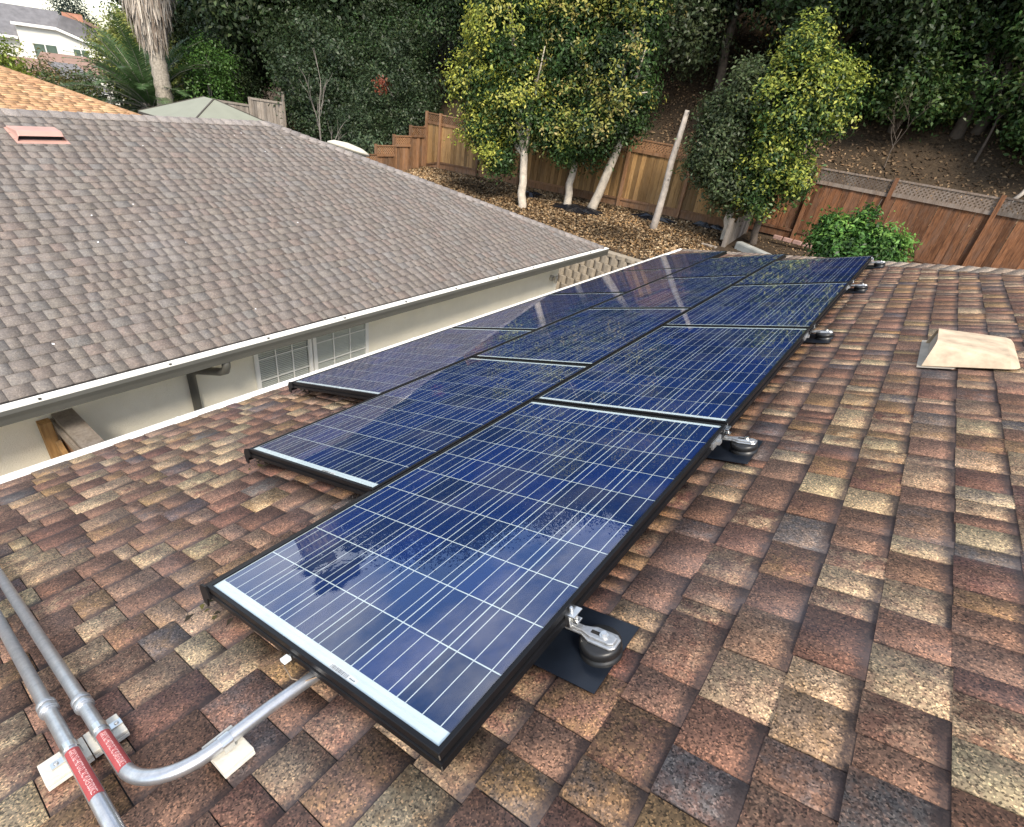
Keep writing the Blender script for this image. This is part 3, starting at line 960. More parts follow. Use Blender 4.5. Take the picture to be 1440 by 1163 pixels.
UA, UB = -0.408, -0.352
conduit('straight galvanised conduit with coupling and red label running down the roof', [(-1.75, UA, CN), (0.3, UA, CN), (0.95, UA, CN)], ((0.012, UA, CN), (1, 0, 0)), [((0.205, UA, CN), (1, 0, 0), (0, -1, 0))], (0.225, 0.405), UA)
bend = [(-1.75, UB, CN), (0.2, UB, CN), (0.375, UB, CN)]
BR = 0.135
for k in range(1, 13):
    a = (math.pi / 2) * k / 12
    bend.append((0.375 + math.sin(a) * BR, UB + BR - math.cos(a) * BR, CN + 0.006 * math.sin(a)))
bend += [(0.513, -0.1, CN + 0.004), (0.518, 0.0, CN - 0.002), (0.524, 0.10, CN - 0.012)]
conduit('galvanised conduit with red label bending round to pass under the first panel', bend, ((0.078, UB, CN), (1, 0, 0)), [((0.205, UB, CN), (1, 0, 0), (0, 1, 0)), ((0.5105, -0.20, CN + 0.005), (0, 1, 0), (-1, 0, 0))], (0.235, 0.385), UB)
for lab, v0, v1, u0, u1 in (('white mounting block strapped to the straight conduit', 0.166, 0.246, -0.466, -0.3825), ('white mounting block under the strap of the bending conduit beside the other block', 0.164, 0.244, -0.3805, -0.312), ('white mounting block alone under the bent end of the conduit', 0.455, 0.56, -0.234, -0.168)):
    t = thing('mounting_block', lab, 'block', PV((v0 + v1) / 2, (u0 + u1) / 2, TOPN), (0, -PITCH, 0), group='white conduit mounting blocks')
    hx, hy = (v1 - v0) / 2, (u1 - u0) / 2
    MB().box((-hx, -hy, 0.001), (hx, hy, 0.0105)).build('base', M['block'], t, True, bevel=0.0015)
    MB().box((-hx, -hy, 0.0112), (hx, hy, 0.020)).build('top', M['block'], t, True, bevel=0.0015)

# ------------------------------------------------------------------ neighbouring house
rng = np.random.default_rng(23)
NP_ = R(18.73)
NCP, NSP = math.cos(NP_), math.sin(NP_)
NEX, NEZ, NYE = -3.80, -1.20, 9.78
NRX = -8.28
NW = NEX - NRX
NRZ = NEZ + NW * math.tan(NP_)
NY0 = -4.5
nb = thing('house', 'cream stucco house with grey shingle hip roof and olive gutter', 'house', (-8.2, 3, -3.35))
b = MB()
ea, eb = Vector((NEX, NY0, NEZ)), Vector((NEX, NYE, NEZ))
ra, rb_ = Vector((NRX, NY0, NRZ)), Vector((NRX, NYE - NW, NRZ))
fe, ne = Vector((NRX - NW, NYE, NEZ)), Vector((NRX - NW, NY0, NEZ))
top = [ea, eb, rb_, ra, fe, ne]
low = [p - Vector((0, 0, 0.14)) for p in top]
b.add(top + low, [(0, 1, 2, 3), (1, 4, 2), (2, 4, 5, 3), (0, 6, 7, 1), (1, 7, 10, 4), (4, 10, 11, 5), (6, 11, 10, 7), (0, 3, 9, 6), (3, 5, 11, 9)])
nroof = b.build('roof', M['deck'], nb)
PALN = [(0.1755, 0.153, 0.1368), (0.1647, 0.144, 0.1305), (0.1845, 0.1494, 0.1314), (0.1683, 0.1575, 0.1494), (0.1845, 0.1638, 0.1467), (0.153, 0.1341, 0.1215)]
ntabs = shingle_tabs(rng, np.array([NEX, 0, NEZ + 0.003]), np.array([0, 1.0, 0]), np.array([-NCP, 0, NSP]), np.array([NSP, 0, NCP]),
                     int(NW / NCP / 0.1385), 0.1385, -1.6, lambda s: NYE - s * NCP - 0.02, PALN, [0.25, 0.2, 0.14, 0.14, 0.17, 0.10], wr=(0.09, 0.20), th=(0.0130, 0.0135), nv=(0.98, 1.02), jv=0.001, tv=0.06, cv=0.008)
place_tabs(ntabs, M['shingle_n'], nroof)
capcol = [(0.22, 0.20, 0.19), (0.25, 0.225, 0.21)]
cap_row(eb, rb_, 0.15, 'hip_cap', M['shingle_n'], nroof, capcol, rng, cross=0.15)
cap_row(Vector((NRX, -1.6, NRZ)), rb_, 0.16, 'ridge_cap', M['shingle_n'], nroof, capcol, rng, cross=0.15)
# pale specks of bird lime and petals on the grey slope
sp_x = rng.uniform(-8.1, -4.0, 26); sp_y = rng.uniform(-0.3, 6.5, 26)
PPs = np.array([(x + NSP * .016, y, NEZ + (NEX - x) * math.tan(NP_) + NCP * .016) for x, y in zip(sp_x, sp_y)])
ang_ = rng.uniform(0, 6.28, 26)
t1 = np.stack([-NCP * np.cos(ang_), np.sin(ang_), NSP * np.cos(ang_)], 1)
t2 = np.stack([NCP * np.sin(ang_), np.cos(ang_), -NSP * np.sin(ang_)], 1)
sz_ = rng.uniform(.006, .016, 26)[:, None]
Vs = np.stack([PPs - t1 * sz_, PPs - t2 * sz_ * .7, PPs + t1 * sz_, PPs + t2 * sz_ * .7], 1).reshape(-1, 3)
o = mesh_obj('roof_specks', mesh_np('roof_specks', Vs, np.arange(104).reshape(26, 4), np.full((104, 3), .75), M['litter']), kind='stuff')
tag(o, 'tiny white specks scattered on the grey roof', 'specks')
# walls
WX = -4.28
b = MB()
b.box((NRX - NW + 0.5, NY0 + 0.3, -3.5), (WX, 8.98, NEZ - 0.141))
nwall = b.build('wall', M['stucco'], nb)
b = MB()
b.box((WX + 0.001, NY0, NEZ - 0.175), (NEX - 0.01, NYE - 0.02, NEZ - 0.1405))
b.build('soffit', M['stucco'], nb)
# gutter with a white guard on top of an olive face
b = MB()
b.prism([(0.0, -0.012), (0.098, -0.018), (0.108, -0.05), (0.100, -0.09), (0.098, -0.138), (0.0, -0.138)], (1, 0, 0), (0, 0, 1), (NEX - 0.004, NY0, NEZ), (0, NYE - NY0 + 0.08, 0))
ngut = b.build('gutter', M['grey_metal'], nb)
b = MB()
b.prism([(0.02, 0.0), (0.02, -0.012), (0.101, -0.017), (0.101, -0.008), (0.095, -0.006)], (1, 0, 0), (0, 0, 1), (NEX - 0.004, NY0, NEZ), (0, NYE - NY0 + 0.085, 0))
b.build('gutter_guard', M['white_metal'], nb)
for k in range(11):
    yy = -0.6 + k * 0.97
    MB().prism([(0.05, 0.0), (0.095, 0.0), (0.095, 0.02), (0.075, 0.006)], (1, 0, 0), (0, 0, 1), (NEX, yy, NEZ - 0.004), (0, 0.02, 0)).build('bracket', M['grey_metal'], ngut)
# downspout with offset elbow
b = MB()
b.tube([(NEX + 0.05, 1.86, NEZ - 0.11), (NEX + 0.05, 1.86, NEZ - 0.20), (NEX + 0.02, 1.86, NEZ - 0.26), (NEX - 0.06, 1.84, NEZ - 0.30), (WX + 0.14, 1.72, NEZ - 0.36), (WX + 0.055, 1.70, NEZ - 0.44), (WX + 0.055, 1.70, NEZ - 0.7), (WX + 0.055, 1.70, -3.3)], 0.042, 10)
b.build('downspout', M['grey_metal'], nb)
# windows: two sashes with grilles and blinds behind
def nwindow(y0, y1, z0, z1, glass_dark):
    f = MB()
    x0, x1 = WX + 0.002, WX + 0.035
    tk = 0.05
    f.box((x0, y0 - tk, z0 - tk), (x1, y0, z1 + tk)); f.box((x0, y1, z0 - tk), (x1, y1 + tk, z1 + tk))
    f.box((x0, y0, z1), (x1, y1, z1 + tk)); f.box((x0, y0, z0 - tk), (x1, y1, z0))
    w = f.build('window', M['white_trim'], nb)
    p = MB(); p.add([(WX + 0.02, y0 - .01, z0 - .01), (WX + 0.02, y1 + .01, z0 - .01), (WX + 0.02, y1 + .01, z1 + .01), (WX + 0.02, y0 - .01, z1 + .01)], [(0, 1, 2, 3)]); p.build('pane', M['window_glass'], w)
    gmb = MB()
    for k in (1, 2):
        yy = y0 + (y1 - y0) * k / 3
        gmb.box((WX + 0.0225, yy - 0.007, z0), (WX + 0.03, yy + 0.007, z1))
    for k in range(1, 4):
        zz = z0 + (z1 - z0) * k / 4
        gmb.box((WX + 0.0305, y0, zz - 0.007), (WX + 0.036, y1, zz + 0.007))
    gmb.build('grille', M['white_trim'], w)
    bl = MB()
    zz = z0 + 0.02
    while zz < z1 - 0.02:
        bl.box((WX + 0.004, y0 + 0.01, zz), (WX + 0.010, y1 - 0.01, zz + 0.017))
        zz += 0.024
    bl.build('blind', M['blind'], w)
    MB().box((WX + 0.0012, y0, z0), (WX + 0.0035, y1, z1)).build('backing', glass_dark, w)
nwindow(2.46, 3.12, -2.55, -1.44, M['dark'])
nwindow(3.24, 4.02, -2.55, -1.44, M['blind'])
# wall lamp near the far corner
b = MB()
b.tube([(WX, 8.72, -1.80), (WX + 0.05, 8.72, -1.80)], 0.06, 12)
b.tube([(WX + 0.05, 8.72, -1.80), (WX + 0.12, 8.72, -1.74), (WX + 0.12, 8.72, -1.86)], [0.02, 0.05, 0.035], 12)
b.build('wall_lamp', M['lamp_metal'], nb)
# low pink vent high on the slope
def nroofp(x, y, n): return Vector((x + NSP * n, y, NEZ + (NEX - x) * math.tan(NP_) + NCP * n))
b = MB()
ya, yb2, xa, xb = 1.66, 2.14, -7.86, -7.53
vs = [nroofp(xb - 0.08, ya + .02, 0.115), nroofp(xb - 0.08, yb2 - .02, 0.115), nroofp(xa, yb2, 0.04), nroofp(xa, ya, 0.04),
      nroofp(xb - 0.03, ya, 0.012), nroofp(xb - 0.03, yb2, 0.012), nroofp(xa, yb2, 0.012), nroofp(xa, ya, 0.012),
      nroofp(xb - 0.035, ya + .02, 0.075), nroofp(xb - 0.035, yb2 - .02, 0.075)]
b.add(vs, [(0, 1, 2, 3), (3, 7, 4, 8, 0), (1, 9, 5, 6, 2), (0, 8, 9, 1), (3, 2, 6, 7)])
pv = b.build('roof_vent', M['vent_pink'], nb, bevel=0.008, label='low pink painted roof vent with dark slot')
b = MB()
b.box((0, 0, 0), (1, 1, 1))
q = [nroofp(xa - .01, ya - 0.02, 0.012), nroofp(xb + .02, ya - .02, 0.012), nroofp(xb + .02, yb2 + .02, 0.012), nroofp(xa - .01, yb2 + .02, 0.012)]
b = MB(); b.add(q + [p + Vector((0, 0, 0.004)) for p in q], [(4, 5, 6, 7), (0, 1, 5, 4), (1, 2, 6, 5), (2, 3, 7, 6), (3, 0, 4, 7)])
b.build('flange', M['vent_pink'], pv)
b = MB(); b.add([nroofp(xb - 0.075, ya + .03, 0.015), nroofp(xb - 0.075, yb2 - .03, 0.015), nroofp(xb - 0.085, yb2 - .03, 0.10), nroofp(xb - 0.085, ya + .03, 0.10)], [(0, 1, 2, 3)])
b.build('slot', M['dark'], pv)
# cream low vent on the hip slope, seen over the hip
b = MB()
cx, cy = -8.05, 6.75
hz = lambda y: NEZ + (NYE - y) * math.tan(NP_)
pts = []
for i in range(9):
    a = math.pi * i / 8
    for j, (rx, ry, zz) in enumerate(((0.34, 0.30, 0.02), (0.32, 0.28, 0.13), (0.2, 0.17, 0.20))):
        pass
n = 20
prof = [(0.30, 0.0), (0.30, 0.10), (0.36, 0.12), (0.34, 0.16), (0.24, 0.21), (0.0, 0.24)]
vs = [(cx + r_ * 1.25 * math.cos(2 * math.pi * k / n), cy + r_ * math.sin(2 * math.pi * k / n), hz(cy + r_ * math.sin(2 * math.pi * k / n) * .8) + z) for r_, z in prof for k in range(n)]
fs = [(i * n + k, i * n + (k + 1) % n, (i + 1) * n + (k + 1) % n, (i + 1) * n + k) for i in range(len(prof) - 1) for k in range(n)]
b.add(vs, fs, 0, None, True)
b.build('roof_vent', M['vent_cream'], nb, label='cream domed roof vent beyond the hip')

# ------------------------------------------------------------------ plank fence across the side yard
sf = thing('side_yard_fence', 'weathered plank gate fence between the two houses seen from above', 'fence', (-3.3, 0.62, -3.35))
tz = -1.66
b = MB(); b.box((WX + 0.005, 0.50, tz - 0.04), (-2.32, 0.66, tz)); b.build('cap_board', M['wood_grey'], sf)
b = MB(); b.box((WX + 0.005, 0.475, tz - 0.13), (-2.32, 0.498, tz - 0.045)); b.build('rail', M['wood_grey'], sf)
b = MB(); b.box((WX + 0.005, 0.42, tz - 0.95), (-2.32, 0.50, tz - 0.86)); b.build('rail', M['wood_gold'], sf)
k = 0
x = WX + 0.01
while x < -2.4:
    b = MB(); b.box((x, 0.505, -3.33), (x + 0.135, 0.525, tz - 0.045)); b.build('board', M['wood_brown'], sf)
    x += 0.14
b = MB(); b.box((WX + 0.02, 0.38, -3.33), (WX + 0.11, 0.47, tz - 0.02)); b.build('post', M['wood_gold'], sf)
b = MB(); b.bar((WX + 0.1, 0.46, tz - 0.25), (-2.6, 0.46, tz - 1.3), 0.04, 0.09); b.build('brace', M['wood_gold'], sf)

# ------------------------------------------------------------------ fences
def lattice(mb, p0, p1, z0, z1, ext, thick=0.008, step=0.095, mi=0):
    """crossed slats filling the strip from p0 to p1 (xy), z0..z1"""
    p0, p1 = Vector(p0), Vector(p1)
    d = p1 - p0
    L = d.length
    d.normalize()
    nrm = Vector((d.y, -d.x, 0))
    H = z1 - z0
    for sgn, off in ((1, 0.006), (-1, -0.006)):
        s = -H
        while s < L:
            a0, a1 = s, s + H
            za, zb = (z0, z1) if sgn > 0 else (z1, z0)
            c0, c1 = max(a0, 0), min(a1, L)
            if c1 - c0 > 0.02:
                f0, f1 = (c0 - a0) / H, (c1 - a0) / H
                A = Vector((p0.x, p0.y, 0)) + Vector((d.x, d.y, 0)) * c0 + nrm * off + Vector((0, 0, za + (zb - za) * f0))
                B = Vector((p0.x, p0.y, 0)) + Vector((d.x, d.y, 0)) * c1 + nrm * off + Vector((0, 0, za + (zb - za) * f1))
                mb.bar(A, B, thick, 0.034, mi, up=nrm.cross(B - A).normalized() if False else (B - A).cross(nrm))
            s += step

def run_fence(name, label, posts, face, zb_fn, wood, wood2, wood3=None, board_w=0.142, lat=True, kick=True, seed=0, gapz=0.0, tilt=0.0, top_fn=None):
    """posts: list of (x, y, ztop_of_section_to_the_next); face: unit xy vector the boards face"""
    rn = random.Random(seed)
    wood3 = wood3 or wood2
    x0, y0, _ = posts[0]
    t = thing(name, label, 'fence', (x0, y0, zb_fn(x0, y0)))
    f = Vector((face[0], face[1], 0))
    unit = MB()
    unit.box((0.002, -0.010, 0), (board_w - 0.003, 0.010, 1.0))
    ume = unit.mesh('board', wood)
    for i in range(len(posts) - 1):
        (xa, ya, zt), (xb, yb, _) = posts[i], posts[i + 1]
        a, c = Vector((xa, ya, 0)), Vector((xb, yb, 0))
        d = c - a
        L = d.length
        d.normalize()
        ang = math.atan2(d.y, d.x)
        za, zc = zb_fn(xa, ya), zb_fn(xb, yb)
        lz = zt - 0.34 if lat else zt - 0.02
        n = max(1, int(round(L / board_w)))
        for k in range(n):
            s = k * L / n
            q = a + d * s
            zb = za + (zc - za) * (s / L) + (0.17 if kick else 0.0)
            o = mesh_obj('board', ume, t)
            o.location = q + f * rn.uniform(-0.006, 0.010) + Vector((0, 0, zb))
            o.rotation_euler = (0, rn.gauss(0, 0.005), ang + rn.gauss(0, 0.025))
            o.scale = (L / n / board_w, rn.uniform(0.8, 1.2), lz - zb + rn.uniform(-0.012, 0.006))
        fr = MB()
        o1 = f * 0.030
        fr.bar(a + o1 + Vector((0, 0, lz)), c + o1 + Vector((0, 0, lz)), 0.045, 0.085)
        if lat:
            fr.bar(a + o1 + Vector((0, 0, zt - 0.02)), c + o1 + Vector((0, 0, zt - 0.02)), 0.055, 0.04)
        fr.build('rail', wood3, t)
        if kick:
            kb = MB()
            kb.bar(a + f * 0.012 + Vector((0, 0, za + 0.085)), c + f * 0.012 + Vector((0, 0, zc + 0.085)), 0.03, 0.19)
            kb.build('kickboard', wood2, t)
            kb = MB()
            kb.bar(a + f * 0.035 + Vector((0, 0, za + 0.215)), c + f * 0.035 + Vector((0, 0, zc + 0.215)), 0.05, 0.06)
            kb.build('rail', wood2, t)
        if lat:
            lm = MB()
            lattice(lm, (xa + f.x * .03, ya + f.y * .03), (xb + f.x * .03, yb + f.y * .03), lz + 0.043, zt - 0.04, 0)
            lm.build('lattice', wood3, t)
    for i, (xa, ya, zt) in enumerate(posts):
        z = max(zt, posts[max(i - 1, 0)][2])
        pb = MB()
        zb = zb_fn(xa, ya)
        pb.box((xa - 0.045, ya - 0.045 + f.y * 0.06, zb - 0.1), (xa + 0.045, ya + 0.045 + f.y * 0.06, z + 0.03))
        pb.build('post', wood2, t)
    return t

gz1 = lambda x, y: float(ground_z(x, min(y, 16.6)))
run_fence('board_fence', 'golden brown board fence with lattice top behind the mulch bed', [(-15.75, 16.5, .14), (-15.0, 16.5, .14), (-13.0, 16.5, .15), (-11.0, 16.5, .36), (-8.95, 16.5, .50), (-6.9, 16.5, .53), (-4.85, 16.5, .50), (-2.85, 16.5, .50)], (0, -1), gz1, M['wood_gold'], M['wood_brown'], seed=1)
run_fence('board_fence', 'reddish weathered redwood fence with grey lattice top behind the brown roof', [(-2.75, 16.55, .60), (-1.5, 16.55, .62), (.26, 16.55, .65), (2.38, 16.55, .68), (4.4, 16.55, .70), (6.5, 16.55, .70), (8.6, 16.55, .70)], (0, -1), lambda x, y: -1.22 + 0 * x, M['wood_red'], M['wood_red'], M['wood_dark'], board_w=0.15, seed=2)
run_fence('stepped_fence', 'short weathered fence stepping downhill with lattice tops from the corner', [(-15.8, 16.42, -.38), (-15.8, 15.65, -.72), (-15.8, 14.82, -1.06), (-15.8, 13.95, -1.36), (-15.8, 12.9, -1.6), (-15.8, 12.0, -1.6)], (1, 0), lambda x, y: min(-1.85, -2.0 - (16.4 - y) * 0.28), M['wood_brown'], M['wood_brown'], kick=False, seed=3)

# low side fence end and its posts between the two back yards
t = thing('side_fence', 'short grey wooden fence end between the two back yards', 'fence', (-2.72, 15.6, -1.6))
for k in range(8):
    b = MB()
    yy = 14.75 + k * 0.2
    zt = -0.95 + 0.05 * k + random.Random(k).uniform(-0.06, 0.05)
    b.box((-2.74, yy, -1.9), (-2.715, yy + 0.19, zt))
    b.build('board', M['wood_grey'], t)
for yy, zt in ((14.65, -0.80), (16.3, -0.55)):
    b = MB(); b.box((-2.80, yy, -1.9), (-2.70, yy + 0.1, zt)); b.build('post', M['wood_grey'], t)
b = MB(); b.box((-2.84, 14.75, -1.08), (-2.765, 16.3, -0.98)); b.build('rail', M['wood_grey'], t)
b = MB(); b.box((-3.25, 14.4, -2.0), (-2.85, 14.5, -1.52)); b.build('step_board', M['wood_grey'], t)

# garden kerb and edging bricks behind the roof
t = thing('garden_kerb', 'low grey green concrete kerb behind the roof hip', 'kerb', (-1.5, 14.2, -1.6))
b = MB(); b.bar((-2.45, 14.85, -1.48), (-0.2, 13.6, -1.55), 0.22, 0.34); b.build('kerb', M['concrete'], t, bevel=0.05)
for k in range(4):
    b = MB()
    x = -1.75 + k * 0.26
    b.box((-0.11, -0.05, -0.05), (0.11, 0.05, 0.05), 0, Matrix.Translation((x, 15.9 - 0.02 * k, -1.17)) @ Matrix.Rotation(0.1 * (k % 2) - 0.12, 4, 'Z'))
    o = b.build('edging_brick', M['brick_red'], bevel=0.012)
    tag(o, 'pinkish edging brick lying at the foot of the redwood fence', 'brick', 'edging bricks by the redwood fence')

# ------------------------------------------------------------------ retaining wall of stacked blocks
t = thing('retaining_wall', 'tan stacked block retaining wall below the mulch bed', 'wall', (-6, 12.1, -3.35))
bm_ = MB()
bm_.add([(-0.116, 0.0, 0), (0.116, 0.0, 0), (0.125, 0.24, 0), (-0.125, 0.24, 0), (-0.116, 0.0, 0.19), (0.116, 0.0, 0.19), (0.125, 0.24, 0.19), (-0.125, 0.24, 0.19),
         (-0.05, -0.035, 0.0), (0.05, -0.035, 0.0), (0.05, -0.035, 0.19), (-0.05, -0.035, 0.19)],
        [(4, 11, 10, 5, 6, 7), (0, 8, 11, 4), (8, 9, 10, 11), (9, 1, 5, 10), (1, 2, 6, 5), (3, 0, 4, 7), (0, 3, 2, 1, 9, 8)])
bme = bm_.mesh('block', M['block_tan'])
rn = random.Random(8)
for c in range(7):
    for k in range(26):
        x = -9.6 + k * 0.262 + (0.131 if c % 2 else 0)
        if x > -3.0: continue
        o = mesh_obj('block', bme, t)
        o.location = (x + rn.uniform(-.006, .006), 11.93 + c * 0.045 + rn.uniform(-.008, .008), -3.36 + c * 0.197)
for k in range(24):
    x = -9.5 + k * 0.28
    o = mesh_obj('cap_block', bme, t)
    o.location = (x, 12.20 + rn.uniform(-.01, .01), -3.36 + 7 * 0.197)
    o.scale = (1.15, 1.1, 0.42)

# ------------------------------------------------------------------ scatter helpers and foliage
def leaf_quads(P, Nn, size, rng, aspect=0.45, curl=0.15):
    """diamond leaves folded on the midrib; returns verts, faces"""
    n = len(P)
    Nn = Nn / (np.linalg.norm(Nn, axis=1, keepdims=True) + 1e-9)
    r_ = rng.normal(size=(n, 3))
    T = r_ - (r_ * Nn).sum(1, keepdims=True) * Nn
    T /= np.linalg.norm(T, axis=1, keepdims=True) + 1e-9
    B = np.cross(Nn, T)
    s = (size * rng.uniform(0.65, 1.35, n))[:, None]
    a = P - T * s * 0.5
    c = P + T * s * 0.5 - Nn * s * curl * 0.5
    l = P + B * s * aspect * 0.5 + Nn * s * curl
    r = P - B * s * aspect * 0.5 + Nn * s * curl
    V_ = np.stack([a, r, c, l], 1).reshape(-1, 3)
    F_ = np.arange(4 * n).reshape(n, 4)
    return V_, F_

def crown_mesh(name, seed, lobes, n_clump, per, leaf, clump_r, pal, tip=None, tip_fn=None, aspect=0.45, mat='leaf', fill=0.45, droop=0.0, bright=0.25):
    rng = np.random.default_rng(seed)
    lobes = [(np.array(c, float), np.array(r_, float)) for c, r_ in lobes]
    w = np.array([(r_.prod()) ** (2 / 3) for _, r_ in lobes]); w /= w.sum()
    PP, NN, CC = [], [], []
    pal = np.array(pal)
    k_of = rng.choice(len(lobes), n_clump, p=w)
    for k in range(n_clump):
        c, r_ = lobes[k_of[k]]
        d = rng.normal(size=3); d /= np.linalg.norm(d)
        ph = seed * 1.7 + k_of[k]
        bumpy = 1 + 0.12 * math.sin(5 * d[0] + ph) + 0.12 * math.sin(6 * d[1] + 2 * ph) + 0.10 * math.sin(7 * d[2] + 3 * ph)
        rad = (fill + (1 - fill) * rng.random() ** 0.6) * bumpy
        pos = c + d * r_ * rad
        tone = rng.uniform(1 - bright, 1 + bright)
        base = pal[rng.integers(len(pal))]
        m = max(3, int(rng.poisson(per)))
        off = rng.normal(size=(m, 3)) * clump_r * np.array([1, 1, 0.8])
        off[:, 2] -= droop * np.abs(off[:, 0] + off[:, 1])
        P = pos + off
        nrm = d * 0.8 + np.array([0, 0, 0.55]) + rng.normal(size=(m, 3)) * 0.55
        cols = base[None] * tone * rng.uniform(0.78, 1.25, (m, 1)) * (1 + rng.normal(0, 0.06, (m, 3)))
        if tip is not None:
            pr_ = tip_fn(pos, d, rad, rng)
            if pr_ > 0:
                out = (off @ d) / (clump_r + 1e-6)
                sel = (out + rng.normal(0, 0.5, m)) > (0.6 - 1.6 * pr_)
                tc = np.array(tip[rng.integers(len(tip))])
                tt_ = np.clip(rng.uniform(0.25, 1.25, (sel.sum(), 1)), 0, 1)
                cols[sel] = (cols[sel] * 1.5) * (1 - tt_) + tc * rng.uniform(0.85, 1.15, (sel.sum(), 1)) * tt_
        PP.append(P); NN.append(nrm); CC.append(cols)
    P, Nn, Cc = np.concatenate(PP), np.concatenate(NN), np.clip(np.concatenate(CC), 0.002, 1)
    V_, F_ = leaf_quads(P, Nn, leaf, rng, aspect)
    return mesh_np(name, V_, F_, np.repeat(Cc, 4, 0), M[mat])

def limbs_mesh(seed, base, tops, r0, mat, n=9, forks=2, wob=0.12):
    rn = random.Random(seed)
    mb = MB()
    base = Vector(base)
    trunk_top, rt = Vector(tops[0][0]), tops[0][1]
    pts, rad = [], []
    for k in range(7):
        f = k / 6
        pts.append(base.lerp(trunk_top, f) + Vector((rn.uniform(-1, 1), rn.uniform(-1, 1), 0)) * wob * r0 * 3 * (0.3 if k in (0,) else 1))
        rad.append(r0 * (1.25 if k == 0 else 1.0) * (1 - f) + rt * f)
    mb.tube(pts, rad, n)
    for tp, rr_ in tops[1:]:
        tp = Vector(tp)
        st = pts[-2].lerp(pts[-1], rn.random())
        mid = st.lerp(tp, 0.5) + Vector((rn.uniform(-.2, .2), rn.uniform(-.2, .2), 0.15))
        mb.tube([st, mid, tp], [rt * 0.75, rr_ * 1.6, rr_ * 0.5], 6)
        for q in range(forks):
            e = mid.lerp(tp, rn.random()) + Vector((rn.uniform(-.6, .6), rn.uniform(-.6, .6), rn.uniform(-.1, .6)))
            mb.tube([mid, e], [rr_, rr_ * 0.25], 5)
    return mb.mesh('trunk', M[mat])

def tree(name, label, base, trunk_tops, r0, bark, crown, cat='tree', group=None, seed=0):
    t = thing(name, label, cat, base, group=group)
    o = Vector(base)
    tt = [(Vector(p) - o, r_) for p, r_ in trunk_tops]
    mesh_obj('trunk', limbs_mesh(seed, (0, 0, -0.1), tt, r0, bark), t, True)
    lob = [(tuple(Vector(c) - o), r_) for c, r_ in crown.pop('lobes')]
    mesh_obj('crown', crown_mesh('crown', seed, lob, **crown), t, True)
    return t

GREEN = [(0.045, 0.09, 0.025), (0.056, 0.108, 0.03), (0.036, 0.072, 0.022), (0.078, 0.125, 0.034)]
DARK = [(0.04, 0.063, 0.028), (0.05, 0.078, 0.034), (0.032, 0.05, 0.024), (0.066, 0.092, 0.04)]
OLIVE = [(0.085, 0.115, 0.05), (0.07, 0.095, 0.042), (0.06, 0.082, 0.034), (0.11, 0.14, 0.06)]
YEL = [(0.50, 0.50, 0.085), (0.42, 0.45, 0.07), (0.56, 0.52, 0.12)]
YEL2 = [(0.42, 0.38, 0.09), (0.34, 0.34, 0.07), (0.46, 0.37, 0.13)]
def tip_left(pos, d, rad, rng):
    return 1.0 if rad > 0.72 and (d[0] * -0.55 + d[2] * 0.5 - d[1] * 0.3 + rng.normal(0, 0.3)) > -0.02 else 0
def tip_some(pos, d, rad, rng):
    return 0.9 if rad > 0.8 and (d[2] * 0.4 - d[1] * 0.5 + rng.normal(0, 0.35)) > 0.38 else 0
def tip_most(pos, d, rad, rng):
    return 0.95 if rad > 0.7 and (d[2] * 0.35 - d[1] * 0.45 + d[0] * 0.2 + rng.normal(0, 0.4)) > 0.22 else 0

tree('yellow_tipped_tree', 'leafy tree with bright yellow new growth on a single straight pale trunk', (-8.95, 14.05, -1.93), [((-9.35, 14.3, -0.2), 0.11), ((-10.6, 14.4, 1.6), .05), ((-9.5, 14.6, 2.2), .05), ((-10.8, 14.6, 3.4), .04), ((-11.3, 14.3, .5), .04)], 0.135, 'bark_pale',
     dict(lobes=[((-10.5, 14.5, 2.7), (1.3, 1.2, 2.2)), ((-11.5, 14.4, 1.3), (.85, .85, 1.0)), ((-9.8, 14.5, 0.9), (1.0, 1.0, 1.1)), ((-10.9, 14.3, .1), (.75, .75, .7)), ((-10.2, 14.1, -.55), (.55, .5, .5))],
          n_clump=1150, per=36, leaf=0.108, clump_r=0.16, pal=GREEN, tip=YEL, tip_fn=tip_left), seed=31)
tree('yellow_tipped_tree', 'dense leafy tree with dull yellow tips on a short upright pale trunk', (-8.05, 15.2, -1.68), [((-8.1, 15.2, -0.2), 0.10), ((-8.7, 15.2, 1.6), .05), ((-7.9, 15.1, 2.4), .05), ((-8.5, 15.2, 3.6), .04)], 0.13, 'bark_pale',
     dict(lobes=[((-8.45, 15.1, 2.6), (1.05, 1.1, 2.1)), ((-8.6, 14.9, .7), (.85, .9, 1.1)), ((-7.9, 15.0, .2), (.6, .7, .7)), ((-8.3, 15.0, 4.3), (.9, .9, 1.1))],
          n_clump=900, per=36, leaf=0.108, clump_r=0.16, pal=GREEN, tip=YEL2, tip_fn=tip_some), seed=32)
tree('leaning_tree', 'leafy tree with pale trunk leaning out of black plastic sheet', (-7.25, 15.25, -1.66), [((-6.65, 15.2, 0.45), 0.10), ((-7.3, 15.2, 1.8), .05), ((-6.5, 15.1, 2.6), .05), ((-6.9, 15.2, 3.8), .04)], 0.15, 'bark_pale',
     dict(lobes=[((-7.05, 15.2, 2.6), (1.0, 1.0, 2.0)), ((-7.3, 15.0, .75), (.75, .8, .9)), ((-6.5, 15.1, 1.2), (.55, .6, .85)), ((-6.9, 15.1, 4.3), (.9, .9, 1.0))],
          n_clump=900, per=36, leaf=0.108, clump_r=0.16, pal=GREEN + DARK[:2], tip=YEL2, tip_fn=tip_some), seed=33)
